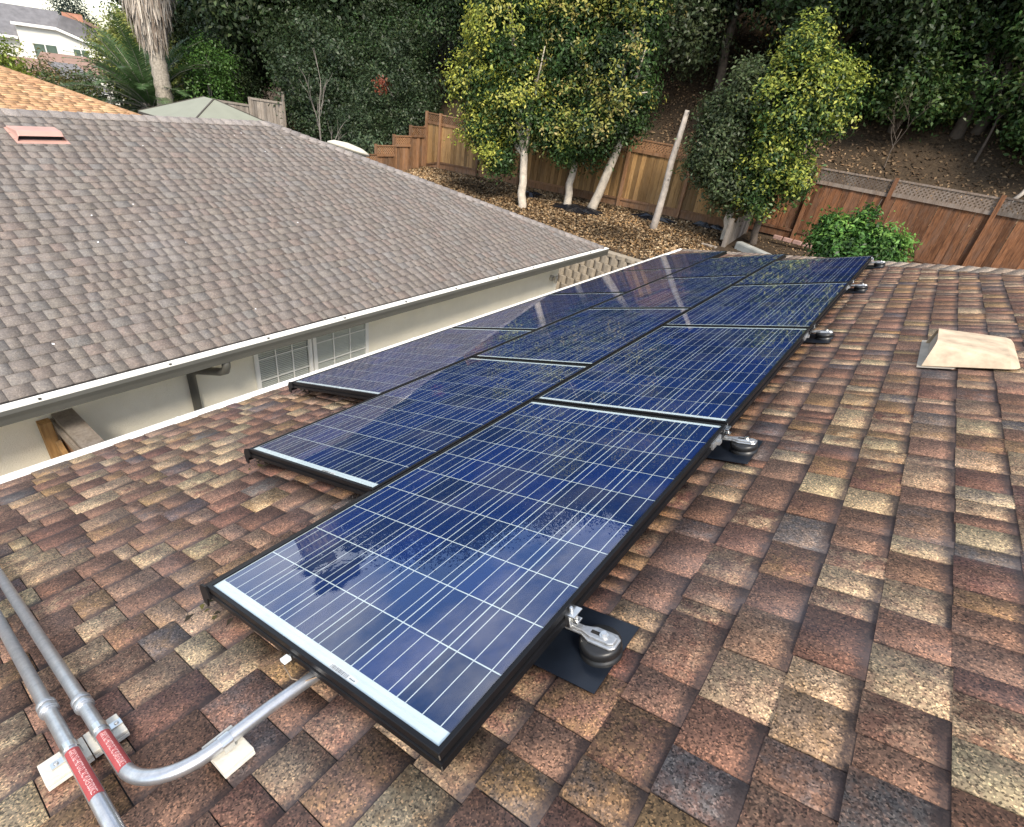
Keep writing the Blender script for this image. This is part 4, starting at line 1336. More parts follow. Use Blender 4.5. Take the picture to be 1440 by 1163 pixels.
tree('grey_green_tree', 'bushy grey green tree in front of the end of the golden fence', (-2.98, 15.3, -1.5), [((-3.0, 15.2, -0.6), 0.09), ((-4.2, 15.1, .6), .05), ((-3.3, 15.1, 1.3), .05), ((-4.5, 15.0, 1.3), .03)], 0.12, 'bark_pale',
     dict(lobes=[((-3.6, 15.2, .75), (.85, .85, 1.15)), ((-4.0, 15.2, 1.4), (.5, .55, .5)), ((-3.3, 15.1, 2.0), (.65, .7, .65)), ((-3.1, 15.1, -.1), (.6, .65, .6)), ((-4.0, 15.2, .25), (.4, .5, .5))],
          n_clump=950, per=24, leaf=0.10, clump_r=0.15, pal=OLIVE, bright=0.3), seed=34)
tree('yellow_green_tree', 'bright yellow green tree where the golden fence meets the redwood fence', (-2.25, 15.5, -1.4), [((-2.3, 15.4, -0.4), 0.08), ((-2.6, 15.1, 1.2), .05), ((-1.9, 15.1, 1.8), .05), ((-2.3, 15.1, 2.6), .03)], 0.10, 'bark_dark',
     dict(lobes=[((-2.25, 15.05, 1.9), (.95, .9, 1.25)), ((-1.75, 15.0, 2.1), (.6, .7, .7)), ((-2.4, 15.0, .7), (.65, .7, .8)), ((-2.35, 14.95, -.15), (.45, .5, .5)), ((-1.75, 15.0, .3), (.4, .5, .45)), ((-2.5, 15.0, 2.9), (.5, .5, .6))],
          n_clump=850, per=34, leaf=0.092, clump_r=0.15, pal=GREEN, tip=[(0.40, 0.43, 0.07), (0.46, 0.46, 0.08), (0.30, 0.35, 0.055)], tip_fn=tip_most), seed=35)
BRIGHT = [(0.07, 0.165, 0.035), (0.05, 0.12, 0.028), (0.10, 0.205, 0.045), (0.035, 0.085, 0.022)]
tree('garden_bush', 'round glossy bright green bush in front of the redwood fence', (0.45, 12.1, -1.7), [((0.45, 12.1, -0.9), .04), ((0.0, 12.1, -.2), .02), ((.9, 12.1, -.3), .02), ((.2, 12.1, .1), .02)], 0.05, 'bark_dark',
     dict(lobes=[((0.4, 12.0, -.45), (.78, .6, .52)), ((.75, 12.0, -.35), (.5, .5, .4)), ((.02, 12.0, -.35), (.42, .45, .4)), ((.3, 12.0, .05), (.18, .15, .38)), ((-.22, 12.0, -.1), (.10, .1, .30))],
          n_clump=560, per=20, leaf=0.095, clump_r=0.085, pal=BRIGHT, tip=[(0.20, 0.36, 0.07)], tip_fn=lambda p, d, r_, g: 0.5 if d[2] > 0.3 and r_ > 0.8 else 0, aspect=0.42, bright=0.3), cat='bush', seed=36)

# bare leaning pole
t = thing('leaning_pole', 'bare weathered tree pole leaning in front of the golden fence', 'pole', (-4.88, 14.85, -1.72))
MB().tube([(0, 0, -0.05), (0.02, 0.03, 0.5), (0.05, 0.02, 1.2), (0.02, 0.05, 1.9), (0.06, 0.06, 2.5), (0.08, 0.10, 3.15)], [0.115, 0.10, 0.09, 0.085, 0.075, 0.06], 12).build('shaft', M['pole'], t, True)
MB().tube([(0.06, 0.0, 1.45), (0.13, -0.06, 1.52)], [0.03, 0.02], 7).build('branch_stub', M['pole'], t, True)

# black plastic sheets on the mulch
def sheet(label, cx, cy, rx, ry, seed):
    rn = np.random.default_rng(seed)
    mb = MB()
    n = 18
    vs = [(cx, cy, float(ground_z(cx, cy)) + 0.09)]
    for ring in (0.5, 1.0):
        for k in range(n):
            a = 2 * math.pi * k / n
            q = ring * rn.uniform(0.75, 1.15)
            x, y = cx + math.cos(a) * rx * q, cy + math.sin(a) * ry * q
            vs.append((x, y, float(ground_z(x, y)) + (0.10 * rn.random() + 0.05 if ring < 1 else 0.035)))
    fs = [(0, 1 + k, 1 + (k + 1) % n) for k in range(n)] + [(1 + k, 1 + n + k, 1 + n + (k + 1) % n, 1 + (k + 1) % n) for k in range(n)]
    mb.add(vs, fs)
    o = mb.build('plastic_sheet', M['plastic_black'])
    md = o.modifiers.new('solid', 'SOLIDIFY'); md.thickness = 0.004
    tag(o, label, 'plastic sheet', 'black plastic sheets in the mulch bed')
sheet('crumpled black plastic sheet round the foot of the leaning tree', -7.55, 15.05, 0.95, 0.42, 1)
sheet('small black plastic sheet behind the single straight trunk', -9.75, 15.5, 0.4, 0.4, 2)
sheet('strip of black plastic behind the leaning pole at the fence foot', -5.3, 15.75, 0.75, 0.22, 3)
sheet('black plastic strip along the fence foot near the grey green tree', -3.7, 16.1, 0.6, 0.16, 4)
sheet('black plastic edge showing along the retaining wall top beyond the grey roof', -9.3, 12.75, 1.6, 0.35, 5)

# ------------------------------------------------------------------ mulch chips and hillside litter
rng = np.random.default_rng(5)
def scatter(name, n, xr, yr, size, pal, lift=0.015, aspect=0.55, tilt=0.5, label=None):
    x = rng.uniform(*xr, n); y = rng.uniform(*yr, n)
    z = ground_z(x, y) + rng.uniform(0.0, lift * 2, n)
    P = np.stack([x, y, z], 1)
    gx_ = (ground_z(x + .1, y) - ground_z(x - .1, y)) / .2
    gy_ = (ground_z(x, y + .1) - ground_z(x, y - .1)) / .2
    Nn = np.stack([rng.normal(0, tilt, n) - gx_, rng.normal(0, tilt, n) - gy_, np.ones(n)], 1)
    V_, F_ = leaf_quads(P, Nn, size, rng, aspect)
    pal = np.array(pal)
    patch = 0.78 + 0.22 * (np.sin(x * 1.3 + 2 * np.sin(y * .9)) + np.sin(y * 2.1 + 1.7 * np.sin(x * .7))) + rng.normal(0, .1, n)
    c = pal[rng.integers(len(pal), size=n)] * rng.uniform(0.7, 1.3, (n, 1)) * np.clip(patch, .35, 1.3)[:, None]
    keep = rng.random(n) < np.clip(patch + .35, .25, 1)
    P, Nn, c = P[keep], Nn[keep], c[keep]
    V_, F_ = leaf_quads(P, Nn, size, rng, aspect)
    o = mesh_obj(name, mesh_np(name, V_, F_, np.repeat(np.clip(c, 0, 1), 4, 0), M['litter']), kind='stuff')
    return tag(o, label, name.replace('_', ' '))
CH = [(0.36, 0.25, 0.14), (0.28, 0.18, 0.095), (0.20, 0.13, 0.07), (0.44, 0.33, 0.20), (0.13, 0.085, 0.05), (0.33, 0.20, 0.09)]
scatter('wood_mulch', 32000, (-15.6, -2.9), (12.45, 16.35), 0.085, CH, label='tan wood chip mulch covering the bed below the golden fence')
LT = [(0.16, 0.10, 0.055), (0.12, 0.08, 0.048), (0.22, 0.145, 0.085), (0.09, 0.06, 0.038), (0.28, 0.19, 0.11)]
scatter('leaf_litter', 30000, (-17, 9), (16.8, 27), 0.10, LT, label='brown leaf litter on the shaded hillside behind the fences')
scatter('yard_litter', 2500, (-2.6, 2.5), (12.4, 16.3), 0.06, LT + CH[:2], label='dry leaves on the strip below the redwood fence')
scatter('path_litter', 3000, (-9.5, -2.9), (9.6, 11.9), 0.10, [(0.34, 0.25, 0.18), (0.28, 0.20, 0.15), (0.38, 0.30, 0.24)], tilt=0.15, aspect=0.8, label='pale leaves and pavers on the path below the block wall')

# ------------------------------------------------------------------ hillside trees (prototypes copied)
def proto_tree(name, label, group, seed, height, rad, pal, n_clump, per, leaf, clump_r, trunk_h, r0=0.18, low=0.0, mat='leaf', tip=None, tip_fn=None, bark='bark_dark', aspect=0.5, bright=0.3):
    t = thing(name, label, 'tree', (0, 0, 0), group=group)
    rn = random.Random(seed)
    ch = height - trunk_h
    lob = []
    for k in range(9):
        a = 2 * math.pi * k / 9 + rn.uniform(-.3, .3)
        q = rn.uniform(0.35, 0.62)
        lob.append(((math.cos(a) * rad * q, math.sin(a) * rad * q, trunk_h + ch * rn.uniform(0.12, 0.68)), (rad * rn.uniform(.38, .55), rad * rn.uniform(.38, .55), ch * rn.uniform(.17, .27))))
    lob.append(((0, 0, trunk_h + ch * 0.78), (rad * .5, rad * .5, ch * .24)))
    lob.append(((0, 0, trunk_h + ch * 0.45), (rad * .6, rad * .6, ch * .32)))
    if low:
        for k in range(5):
            a = 2 * math.pi * k / 5 + 0.4
            lob.append(((math.cos(a) * rad * .6, math.sin(a) * rad * .6, low + rad * .2), (rad * .4, rad * .4, rad * .35)))
    tops = [((rn.uniform(-.2, .2), rn.uniform(-.2, .2), trunk_h + ch * .25), r0 * .6)] + [((l[0][0], l[0][1], l[0][2]), r0 * .25) for l in lob[:7]]
    mesh_obj('trunk', limbs_mesh(seed, (0, 0, -0.5), [(Vector(p), r_) for p, r_ in tops], r0, bark), t, True)
    mesh_obj('crown', crown_mesh('crown', seed, lob, n_clump, per, leaf, clump_r, pal, tip=tip, tip_fn=tip_fn, mat=mat, aspect=aspect, bright=bright, fill=0.35), t, True)
    return t

GO = 'dark evergreen trees on the hillside'
oakA = proto_tree('evergreen_tree', 'tall dense dark evergreen tree on the hillside behind the fences', GO, 51, 9.0, 3.4, DARK, 1150, 24, 0.17, 0.30, 1.8)
oakB = proto_tree('evergreen_tree', 'tall dense dark evergreen tree on the hillside behind the fences', GO, 52, 8.0, 3.0, DARK + GREEN[:1], 1000, 24, 0.16, 0.28, 1.5)
olvA = proto_tree('loose_tree', 'looser olive green tree on the hillside behind the fences', 'olive green trees on the hillside', 53, 7.0, 2.6, [(0.05, 0.07, 0.03), (0.065, 0.085, 0.036), (0.04, 0.055, 0.025)], 800, 22, 0.13, 0.26, 1.6)
lowA = proto_tree('hedge_tree', 'dark leafy hedge tree with branches down to the ground behind the grey roof', 'hedge trees beyond the grey roof', 54, 5.2, 2.2, DARK + [(0.04, 0.065, 0.03), (0.05, 0.075, 0.035)], 950, 24, 0.15, 0.24, 0.7, low=0.5)
used = set()
mapA = None
def plant(proto, x, y, s, rz, dz=0.0):
    z = float(ground_z(x, y)) + dz
    if proto in used:
        o = copy_tree(proto, (x, y, z), (0, 0, rz), s)
    else:
        used.add(proto)
        proto.location = (x, y, z); proto.rotation_euler = (0, 0, rz); proto.scale = (s, s, s) if not isinstance(s, tuple) else s
        o = proto
    if x < -16 and proto in (oakA, oakB):
        tag(o, 'tall dark evergreen tree rising behind the hedge beyond the grey roof', None, 'dark evergreen trees beyond the grey roof')
    if x < -16 and proto is olvA:
        tag(o, 'olive green tree between the hedge and the palms', None, 'olive green trees near the palms')
    if proto is mapA and x < -10:
        tag(o, 'low green leafy tree just behind the golden fence corner')
    return o
rn = random.Random(77)
mapA = proto_tree('maple_tree', 'low green leafy tree hanging over the shaded hillside', 'low green trees above the redwood fence', 57, 5.0, 2.0, GREEN + [(0.08, 0.11, 0.03)], 800, 24, 0.15, 0.2, 1.0, low=0.6)
for x, y, s in [(3.3, 19.6, .85), (5.6, 19.0, .8), (-12.9, 18.6, .75), (-0.6, 20.2, .8), (1.4, 20.6, .9), (-2.4, 20.8, .9), (6.8, 20.4, 1.0)]:
    plant(mapA, x, y, s, rn.uniform(0, 6.28))
# line close behind the fences
for x, y, p, s in [(-11.6, 20.0, oakB, .95), (-8.6, 19.6, olvA, 1.05), (-6.2, 20.6, oakA, .95), (-3.6, 20.3, olvA, 1.1), (-1.2, 21.2, olvA, 1.0), (1.3, 22.6, oakB, 1.0), (4.6, 20.9, olvA, 1.0), (6.6, 22.8, oakA, .9), (9.5, 22.0, oakB, 1.0), (0.9, 20.4, oakA, .92), (5.6, 19.6, oakB, .98), (-2.6, 19.2, oakB, .9)]:
    plant(p, x, y, s, rn.uniform(0, 6.28))
for x, y, p, s in [(-13.5, 24.5, oakA, 1.05), (-9.8, 24.8, oakA, 1.1), (-5.4, 25.2, oakB, 1.2), (-1.8, 25.6, oakA, 1.05), (2.8, 26.5, oakA, 1.15), (7.5, 27.0, oakB, 1.2), (11.5, 26.0, oakA, 1.1)]:
    plant(p, x, y, s, rn.uniform(0, 6.28))
for x, y, p, s in [(-16, 30, oakB, 1.3), (-10, 31, oakA, 1.2), (-4, 31.5, oakB, 1.3), (2, 32, oakA, 1.2), (9, 33, oakA, 1.2), (15, 29, oakB, 1.3), (-22, 33, oakA, 1.2)]:
    plant(p, x, y, s, rn.uniform(0, 6.28))
# tall trees further back on the left, whose tops show in the panels
for az, dist, topz in [(-64, 43, 9.3), (-60.5, 39, 11.3), (-57, 37, 12.8), (-52.5, 35, 12.6), (-48, 35, 13.0), (-43, 34, 13.4), (-38, 33, 13.2), (-33, 33, 13.4), (-28, 32, 13.4)]:
    x, y = math.sin(R(az)) * dist, math.cos(R(az)) * dist
    p = oakA if int(az) % 2 else oakB
    plant(p, x, y, (topz - float(ground_z(x, y))) / (9.0 if p is oakA else 8.0), rn.uniform(0, 6.28))
# hedge and trees at the left, beyond the grey roof
for x, y, p, s in [(-17.6, 17.2, lowA, .70), (-18.6, 15.6, lowA, .62), (-19.5, 18.4, lowA, .95), (-21.5, 16.6, lowA, .90), (-21.6, 19.6, oakB, .8), (-24.2, 17.6, lowA, 1.05), (-24.8, 20.5, oakA, .85), (-28.0, 19.5, oakB, .95), (-17.0, 20.2, oakB, .8), (-20.0, 23.0, oakA, 1.0), (-25.5, 24.5, oakB, 1.2), (-31.5, 23.0, oakA, 1.0), (-30, 29, oakB, 1.3), (-36.5, 26.5, olvA, 1.3)]:
    plant(p, x, y, s, rn.uniform(0, 6.28))
for x, y, p, s in [(-31.0, 16.6, lowA, .9), (-34.5, 18.6, olvA, 1.0), (-38.5, 20.0, lowA, 1.3), (-41, 24, oakB, 1.1), (-45, 21.5, olvA, 1.2), (-29, 22, oakB, .9), (-50, 25, oakA, 1.1), (-56, 24.0, olvA, 1.3), (-38, 31, oakA, 1.2), (-48, 32, oakB, 1.3)]:
    plant(p, x, y, s, rn.uniform(0, 6.28))
# yellow green tree and dark conifer-like mass far left
ylA = proto_tree('yellow_green_tree', 'sunlit yellow green tree behind the palms', None, 55, 7.5, 3.4, [(0.26, 0.29, 0.08), (0.20, 0.24, 0.065), (0.31, 0.33, 0.10)], 900, 22, 0.22, 0.34, 1.2)
plant(ylA, -36.5, 14.75, .72, 0.7)
bgA = proto_tree('blue_green_tree', 'dark blue green tree beside the far white house', None, 56, 11.0, 4.0, [(0.035, 0.055, 0.045), (0.028, 0.045, 0.035), (0.045, 0.065, 0.05)], 800, 20, 0.30, 0.45, 1.0, low=1.0)
plant(bgA, -124.0, 41.0, 1.25, 0.2)

def shrub(name, label, base, lobes, pal, n_clump, per, leaf, clump_r, seed, tip=None, tip_fn=None, aspect=0.45, group=None):
    t = thing(name, label, 'shrub', base, group=group)
    mb = MB()
    rn = random.Random(seed)
    for (c, r_) in lobes[:3]:
        for q in range(3):
            mb.tube([(rn.uniform(-.1, .1), rn.uniform(-.1, .1), -0.1), (c[0] * .5, c[1] * .5, c[2] * .6), (c[0] + rn.uniform(-.2, .2), c[1], c[2] + r_[2] * .5)], [.03, .02, .008], 5)
    mb.build('stem', M['bark_grey'], t, True)
    mesh_obj('foliage', crown_mesh('foliage', seed, lobes, n_clump, per, leaf, clump_r, pal, tip=tip, tip_fn=tip_fn, aspect=aspect), t, True)
    return t
shrub('round_bush', 'round mid green bush behind the canopy', (-28.8, 14.6, -3.2), [((0, 0, 2.4), (1.7, 1.5, 2.0)), ((.4, 0, 3.7), (1.2, 1.1, 1.0))], [(0.06, 0.125, 0.025), (0.075, 0.15, 0.03), (0.045, 0.10, 0.02)], 300, 24, .13, .2, 61)
shrub('yellow_bush', 'small yellow green bush beyond the grey roof hip', (-15.2, 10.6, -3.3), [((0, 0, 1.6), (.75, .7, .7)), ((-.6, -.5, 1.75), (.5, .5, .5)), ((.5, .4, 1.2), (.5, .5, .6))], [(0.16, 0.19, 0.045), (0.12, 0.15, 0.035), (0.22, 0.24, 0.06)], 170, 22, .09, .13, 62, tip=[(0.32, 0.32, 0.07)], tip_fn=tip_some)
shrub('lance_leaf_shrub', 'shrub with pale lance leaves in front of the hedge trees', (-17.6, 14.6, -2.9), [((0, 0, .9), (1.0, .9, .9)), ((.5, .3, 1.5), (.7, .6, .7))], [(0.07, 0.10, 0.05), (0.10, 0.14, 0.075), (0.05, 0.075, 0.035)], 160, 20, .22, .16, 63, aspect=0.28)
shrub('golden_shrub', 'golden brown shrub in front of the far grey roofs', (-51.4, 15.0, -5.2), [((0, 0, 2.2), (1.7, 1.7, 2.0)), ((1.6, .8, 1.8), (1.7, 1.6, 1.6))], [(0.17, 0.13, 0.035), (0.13, 0.11, 0.03), (0.10, 0.10, 0.03)], 240, 22, .2, .3, 64)
shrub('green_shrub', 'dark green shrub between the orange roof and the far houses', (-37.0, 8.8, -3.8), [((0, 0, 2.0), (1.2, 1.2, 1.7)), ((-.9, -.9, 3.4), (.9, .9, 1.0))], [(0.03, 0.055, 0.02), (0.04, 0.07, 0.025)], 220, 22, .18, .25, 65)
shrub('lime_shrub', 'lime yellow shrub above the orange roof', (-30.3, 7.15, -3.4), [((0, 0, 2.8), (.9, .9, 1.2)), ((-.6, -.8, 3.0), (.8, .8, .9))], [(0.26, 0.30, 0.05), (0.20, 0.25, 0.04)], 150, 22, .14, .2, 66)
shrub('green_shrub', 'soft green shrub at the foot of the palms', (-33.6, 12.0, -3.8), [((0, 0, 1.8), (2.0, 1.6, 1.8)), ((-2.2, -1.2, 1.6), (1.8, 1.6, 1.6))], [(0.07, 0.10, 0.035), (0.055, 0.08, 0.03), (0.09, 0.12, 0.045)], 240, 22, .16, .25, 67)

# red leaves spray among the hedge
shrub('red_leaf_spray', 'small spray of red new leaves in the hedge', (-18.0, 17.0, 0.2), [((0, -.9, .6), (.28, .25, .28))], [(0.32, 0.09, 0.05), (0.25, 0.07, 0.04)], 14, 12, .11, .09, 68)

# bare branching saplings
def bare(name, label, base, h, seed, spread=0.5, r0=0.03, levels=3, mat='bark_grey', group=None, lean=(0, 0)):
    t = thing(name, label, 'bare tree', base, group=group)
    rn = random.Random(seed)
    mb = MB()
    def grow(p, d, ln, r_, lv):
        q = p + d * ln * 0.5 + Vector((rn.uniform(-1, 1), rn.uniform(-1, 1), rn.uniform(-.3, .5))) * ln * 0.07
        e = p + d * ln
        mb.tube([p, q, e], [r_, r_ * .8, r_ * .55], 5, cap=False)
        if lv > 0:
            for k in range(rn.choice((2, 3, 3))):
                nd = (d + Vector((rn.uniform(-1, 1), rn.uniform(-1, 1), rn.uniform(-.15, .6))) * spread).normalized()
                grow(p.lerp(e, rn.uniform(.45, 1.0)), nd, ln * rn.uniform(.5, .75), r_ * .55, lv - 1)
    grow(Vector((0, 0, -0.1)), Vector((lean[0], lean[1], 1)).normalized(), h * .5, r0, levels)
    mb.build('branches', M[mat], t, True)
    return t
bare('bare_sapling', 'slender pale bare sapling in front of the hedge trees', (-17.2, 12.6, -3.2), 4.6, 3, .45, .035, 3, 'bark_grey')
bare('dead_shrub', 'dead leafless shrub on the shaded hillside above the redwood fence', (1.6, 19.6, float(ground_z(1.6, 19.6))), 2.8, 5, .7, .04, 4, 'bark_dark')
bare('dead_shrub', 'grey brush of dead twigs low behind the lattice of the redwood fence', (3.4, 18.3, float(ground_z(3.4, 18.3))), 1.7, 6, .9, .02, 4, 'bark_dark')
bare('dead_shrub', 'thin dead branches below the dark trees above the yellow green tree', (-0.3, 19.0, float(ground_z(-0.3, 19.0))), 2.2, 8, .8, .02, 4, 'bark_dark')
MB().tube([(2.55, 17.6, 0.42), (2.75, 17.7, 0.75), (2.8, 17.75, 0.95)], [.05, .045, .03], 7).build('stump', M['pole'])
tag(bpy.data.objects['stump'], 'pale broken stump just above the redwood fence', 'stump')

# ------------------------------------------------------------------ palms
def fan_palm():
    base = Vector((-28.5, 12.35, -3.6))
    t = thing('fan_palm', 'tall fan palm with thick skirt of grey dead fronds', 'palm', base)
    pts = [Vector((0, 0, -0.2)), Vector((0.05, 0.02, 3.0)), Vector((0.0, 0.05, 6.0)), Vector((-.1, .05, 9.0)), Vector((-.15, .1, 11.6))]
    rad = [0.40, 0.33, 0.31, 0.30, 0.28]
    mb = MB()
    # ringed trunk
    rings = []
    n = 16
    for k in range(60):
        f = k / 59 * 4
        i = min(3, int(f))
        c = pts[i].lerp(pts[i + 1], f - i)
        rr_ = rad[i] + (rad[i + 1] - rad[i]) * (f - i)
        rings.append((c, rr_ * (1.06 if k % 2 else 0.95)))
    mb.tube([c for c, _ in rings], [r_ for _, r_ in rings], n)
    mb.build('trunk', M['palm_trunk'], t, True)
    rng = np.random.default_rng(9)
    n = 5200
    hz = rng.uniform(4.9, 10.6, n)
    prof = 0.42 + 0.85 * np.clip((hz - 4.9) / 2.6, 0, 1) ** 0.8
    a = rng.uniform(0, 2 * math.pi, n)
    rad_ = prof * rng.uniform(0.80, 1.05, n)
    P = np.stack([np.cos(a) * rad_, np.sin(a) * rad_, hz], 1)
    ln = rng.uniform(0.5, 1.0, n)[:, None]
    T = np.stack([-np.cos(a) * 0.14 + rng.normal(0, .12, n), -np.sin(a) * 0.14 + rng.normal(0, .12, n), -np.ones(n)], 1)
    B = np.stack([-np.sin(a), np.cos(a), rng.normal(0, .2, n)], 1) * (0.05 * rng.uniform(.6, 1.6, n))[:, None]
    V_ = np.stack([P - B, P + B, P + T * ln + B * .15, P + T * ln - B * .15], 1).reshape(-1, 3)
    c = np.array([(0.42, 0.36, 0.30), (0.34, 0.29, 0.24), (0.50, 0.44, 0.37), (0.24, 0.19, 0.15)])[rng.integers(4, size=n)] * rng.uniform(.75, 1.25, (n, 1))
    mesh_obj('frond_skirt', mesh_np('frond_skirt', V_, np.arange(4 * n).reshape(n, 4), np.repeat(np.clip(c, 0, 1), 4, 0), M['thatch']), t, True)
    mb = MB(); mb.tube([(0, 0, 5.2), (0, 0, 7.4), (0, 0, 10.6)], [0.36, 0.95, 1.0], 12); mb.build('frond_core', M['palm_trunk'], t, True)
    V_, C_ = [], []
    for k in range(46):
        a, el = rng.uniform(0, 2 * math.pi), rng.uniform(-.5, 1.2)
        d = np.array([math.cos(a) * math.cos(el), math.sin(a) * math.cos(el), math.sin(el)])
        st = np.array([-.15, .1, 11.5]); L = rng.uniform(0.9, 1.4)
        hub = st + d * L
        u_ = np.cross(d, [0, 0, 1]); u_ /= np.linalg.norm(u_)
        for q in np.linspace(-1.3, 1.3, 26):
            dd = d * math.cos(q) + u_ * math.sin(q)
            tip_ = hub + dd * 0.95 + np.array([0, 0, -.18])
            s_ = np.cross(dd, np.cross(d, u_)) * 0.045
            V_ += [hub - s_ * .4, hub + dd * .5 - s_, tip_, hub + dd * .5 + s_]
            col = np.array([0.045, 0.075, 0.03]) * rng.uniform(.7, 1.3)
            C_ += [col] * 4
    V_ = np.array(V_)
    mesh_obj('crown', mesh_np('crown', V_, np.arange(len(V_)).reshape(-1, 4), np.array(C_), M['leaf']), t, True)
fan_palm()

def date_palm():
    base = Vector((-30.3, 12.5, -3.7))
    t = thing('date_palm', 'low date palm with long arching feathery fronds beside the tall palm', 'palm', base)
    MB().tube([(0, 0, -.3), (0, 0, 1.2), (0.1, 0, 2.0)], [.5, .45, .35], 12).build('trunk', M['palm_trunk'], t, True)
    rng = np.random.default_rng(10)
    ra = MB()
    for k in range(64):
        a = rng.uniform(0, 2 * math.pi)
        el = rng.uniform(0.15, 1.35)
        L = rng.uniform(3.2, 4.4)
        d0 = np.array([math.cos(a) * math.cos(el), math.sin(a) * math.cos(el), math.sin(el)])
        p = np.array([0.0, 0, 1.9]); d = d0.copy()
        pts = [p.copy()]
        for q in range(12):
            d = d + np.array([0, 0, -0.085 - 0.03 * q / 12]); d /= np.linalg.norm(d)
            p = p + d * L / 12
            pts.append(p.copy())
        V_, C_ = [], []
        base_c = np.array([0.085, 0.15, 0.055]) * rng.uniform(.7, 1.35)
        for q in range(46):
            f = 0.12 + 0.88 * q / 45
            i = min(11, int(f * 12)); g_ = f * 12 - i
            c = pts[i] * (1 - g_) + pts[i + 1] * g_
            tg = pts[i + 1] - pts[i]; tg /= np.linalg.norm(tg)
            sd = np.cross(tg, [0, 0, 1]); sd /= np.linalg.norm(sd) + 1e-9
            up = np.cross(sd, tg)
            ll = 0.52 * math.sin(math.pi * min(1, f * .9 + .1)) ** .6 + .08
            for sg in (-1, 1):
                dd = sd * sg * .8 + tg * .55 + up * .22 + rng.normal(0, .06, 3)
                e = c + dd * ll + np.array([0, 0, -.06])
                w = tg * 0.028
                V_ += [c - w, c + w, (c + e) / 2 + w * 1.3, e]
                C_ += [base_c * rng.uniform(.8, 1.2)] * 4
        V_ = np.array(V_)
        fr = mesh_obj('frond', mesh_np('frond', V_, np.arange(len(V_)).reshape(-1, 4), np.array(C_), M['leaf']), t, True)
        MB().tube([Vector(q) for q in pts[::2]], [0.03, .026, .022, .018, .013, .009, .005][:len(pts[::2])], 5, cap=False).build('stalk', M['bark_grey'], fr, True)
date_palm()

# ------------------------------------------------------------------ garden canopy
def canopy():
    x0, x1, y0, y1, ze, zr = -23.85, -20.0, 9.35, 12.9, -1.17, -0.42
    t = thing('garden_canopy', 'sage green hipped garden canopy with dark trim beyond the grey roof', 'canopy', ((x0 + x1) / 2, (y0 + y1) / 2, -3.35))
    ym = (y0 + y1) / 2
    rx0, rx1 = x0 + 1.55, x1 - 1.55
    P = [(x0, y0, ze), (x1, y0, ze), (x1, y1, ze), (x0, y1, ze), (rx0, ym, zr), (rx1, ym, zr)]
    mb = MB(); mb.add(P, [(0, 1, 5, 4), (1, 2, 5), (2, 3, 4, 5), (3, 0, 4)])
    o = mb.build('fabric', M['canopy'], t)
    md = o.modifiers.new('solid', 'SOLIDIFY'); md.thickness = 0.01
    for a, b2 in ((0, 4), (1, 5), (2, 5), (3, 4)):
        pa, pb = Vector(P[a]) + Vector((0, 0, .012)), Vector(P[b2]) + Vector((0, 0, .012))
        MB().bar(pa, pb, 0.05, 0.02).build('seam', M['canopy_dark'], t)
    v = MB()
    for a, b2 in ((0, 1), (1, 2), (2, 3), (3, 0)):
        pa, pb = Vector(P[a]), Vector(P[b2])
        v.bar(pa - Vector((0, 0, .09)), pb - Vector((0, 0, .09)), 0.03, 0.16)
    v.build('valance', M['canopy_dark'], t)
    for px in (x0 + .1, x1 - .1):
        for py in (y0 + .1, y1 - .1):
            MB().box((px - .05, py - .05, -3.4), (px + .05, py + .05, ze - .02)).build('post', M['canopy_dark'], t)
canopy()

# ------------------------------------------------------------------ orange shingled house behind
rng = np.random.default_rng(41)
oh = thing('house', 'house with orange tan shingle roof behind the grey roof', 'house', (-20.5, 2, -3.35))
OEX, OEZ, OYE, ORX = -15.6, -1.26, 8.75, -21.5
OW = OEX - ORX
ORZ = OEZ + OW * math.tan(PITCH)
b = MB()
top = [Vector((OEX, -5, OEZ)), Vector((OEX, OYE, OEZ)), Vector((ORX, OYE - OW, ORZ)), Vector((ORX, -5, ORZ)), Vector((ORX - OW, OYE, OEZ)), Vector((ORX - OW, -5, OEZ))]
low = [p - Vector((0, 0, 0.16)) for p in top]
b.add(top + low, [(0, 1, 2, 3), (1, 4, 2), (2, 4, 5, 3), (0, 6, 7, 1), (1, 7, 10, 4), (4, 10, 11, 5), (6, 11, 10, 7), (0, 3, 9, 6), (3, 5, 11, 9)])
oroof = b.build('roof', M['deck'], oh)
MB().box((ORX - OW + .5, -4.6, -3.5), (OEX - .5, OYE - .5, OEZ - .161)).build('wall', M['stucco'], oh)
otabs = shingle_tabs(rng, np.array([OEX, 0, OEZ + .003]), np.array([0, 1.0, 0]), np.array([-CP, 0, SP]), np.array([SP, 0, CP]), int(OW / CP / .12), .12, -3.0, lambda s: OYE - s * CP - .02,
                     [(0.46, 0.27, 0.14), (0.40, 0.23, 0.12), (0.52, 0.33, 0.18), (0.34, 0.20, 0.11), (0.56, 0.38, 0.22)], [.25, .25, .2, .15, .15], wr=(.12, .45), th=(.014, .018), tv=.10)
place_tabs(otabs, M['shingle_o'], oroof)
cap_row(top[1], top[2], 0.25, 'hip_cap', M['shingle_o'], oroof, [(0.40, 0.24, 0.13)], rng, cross=.12)

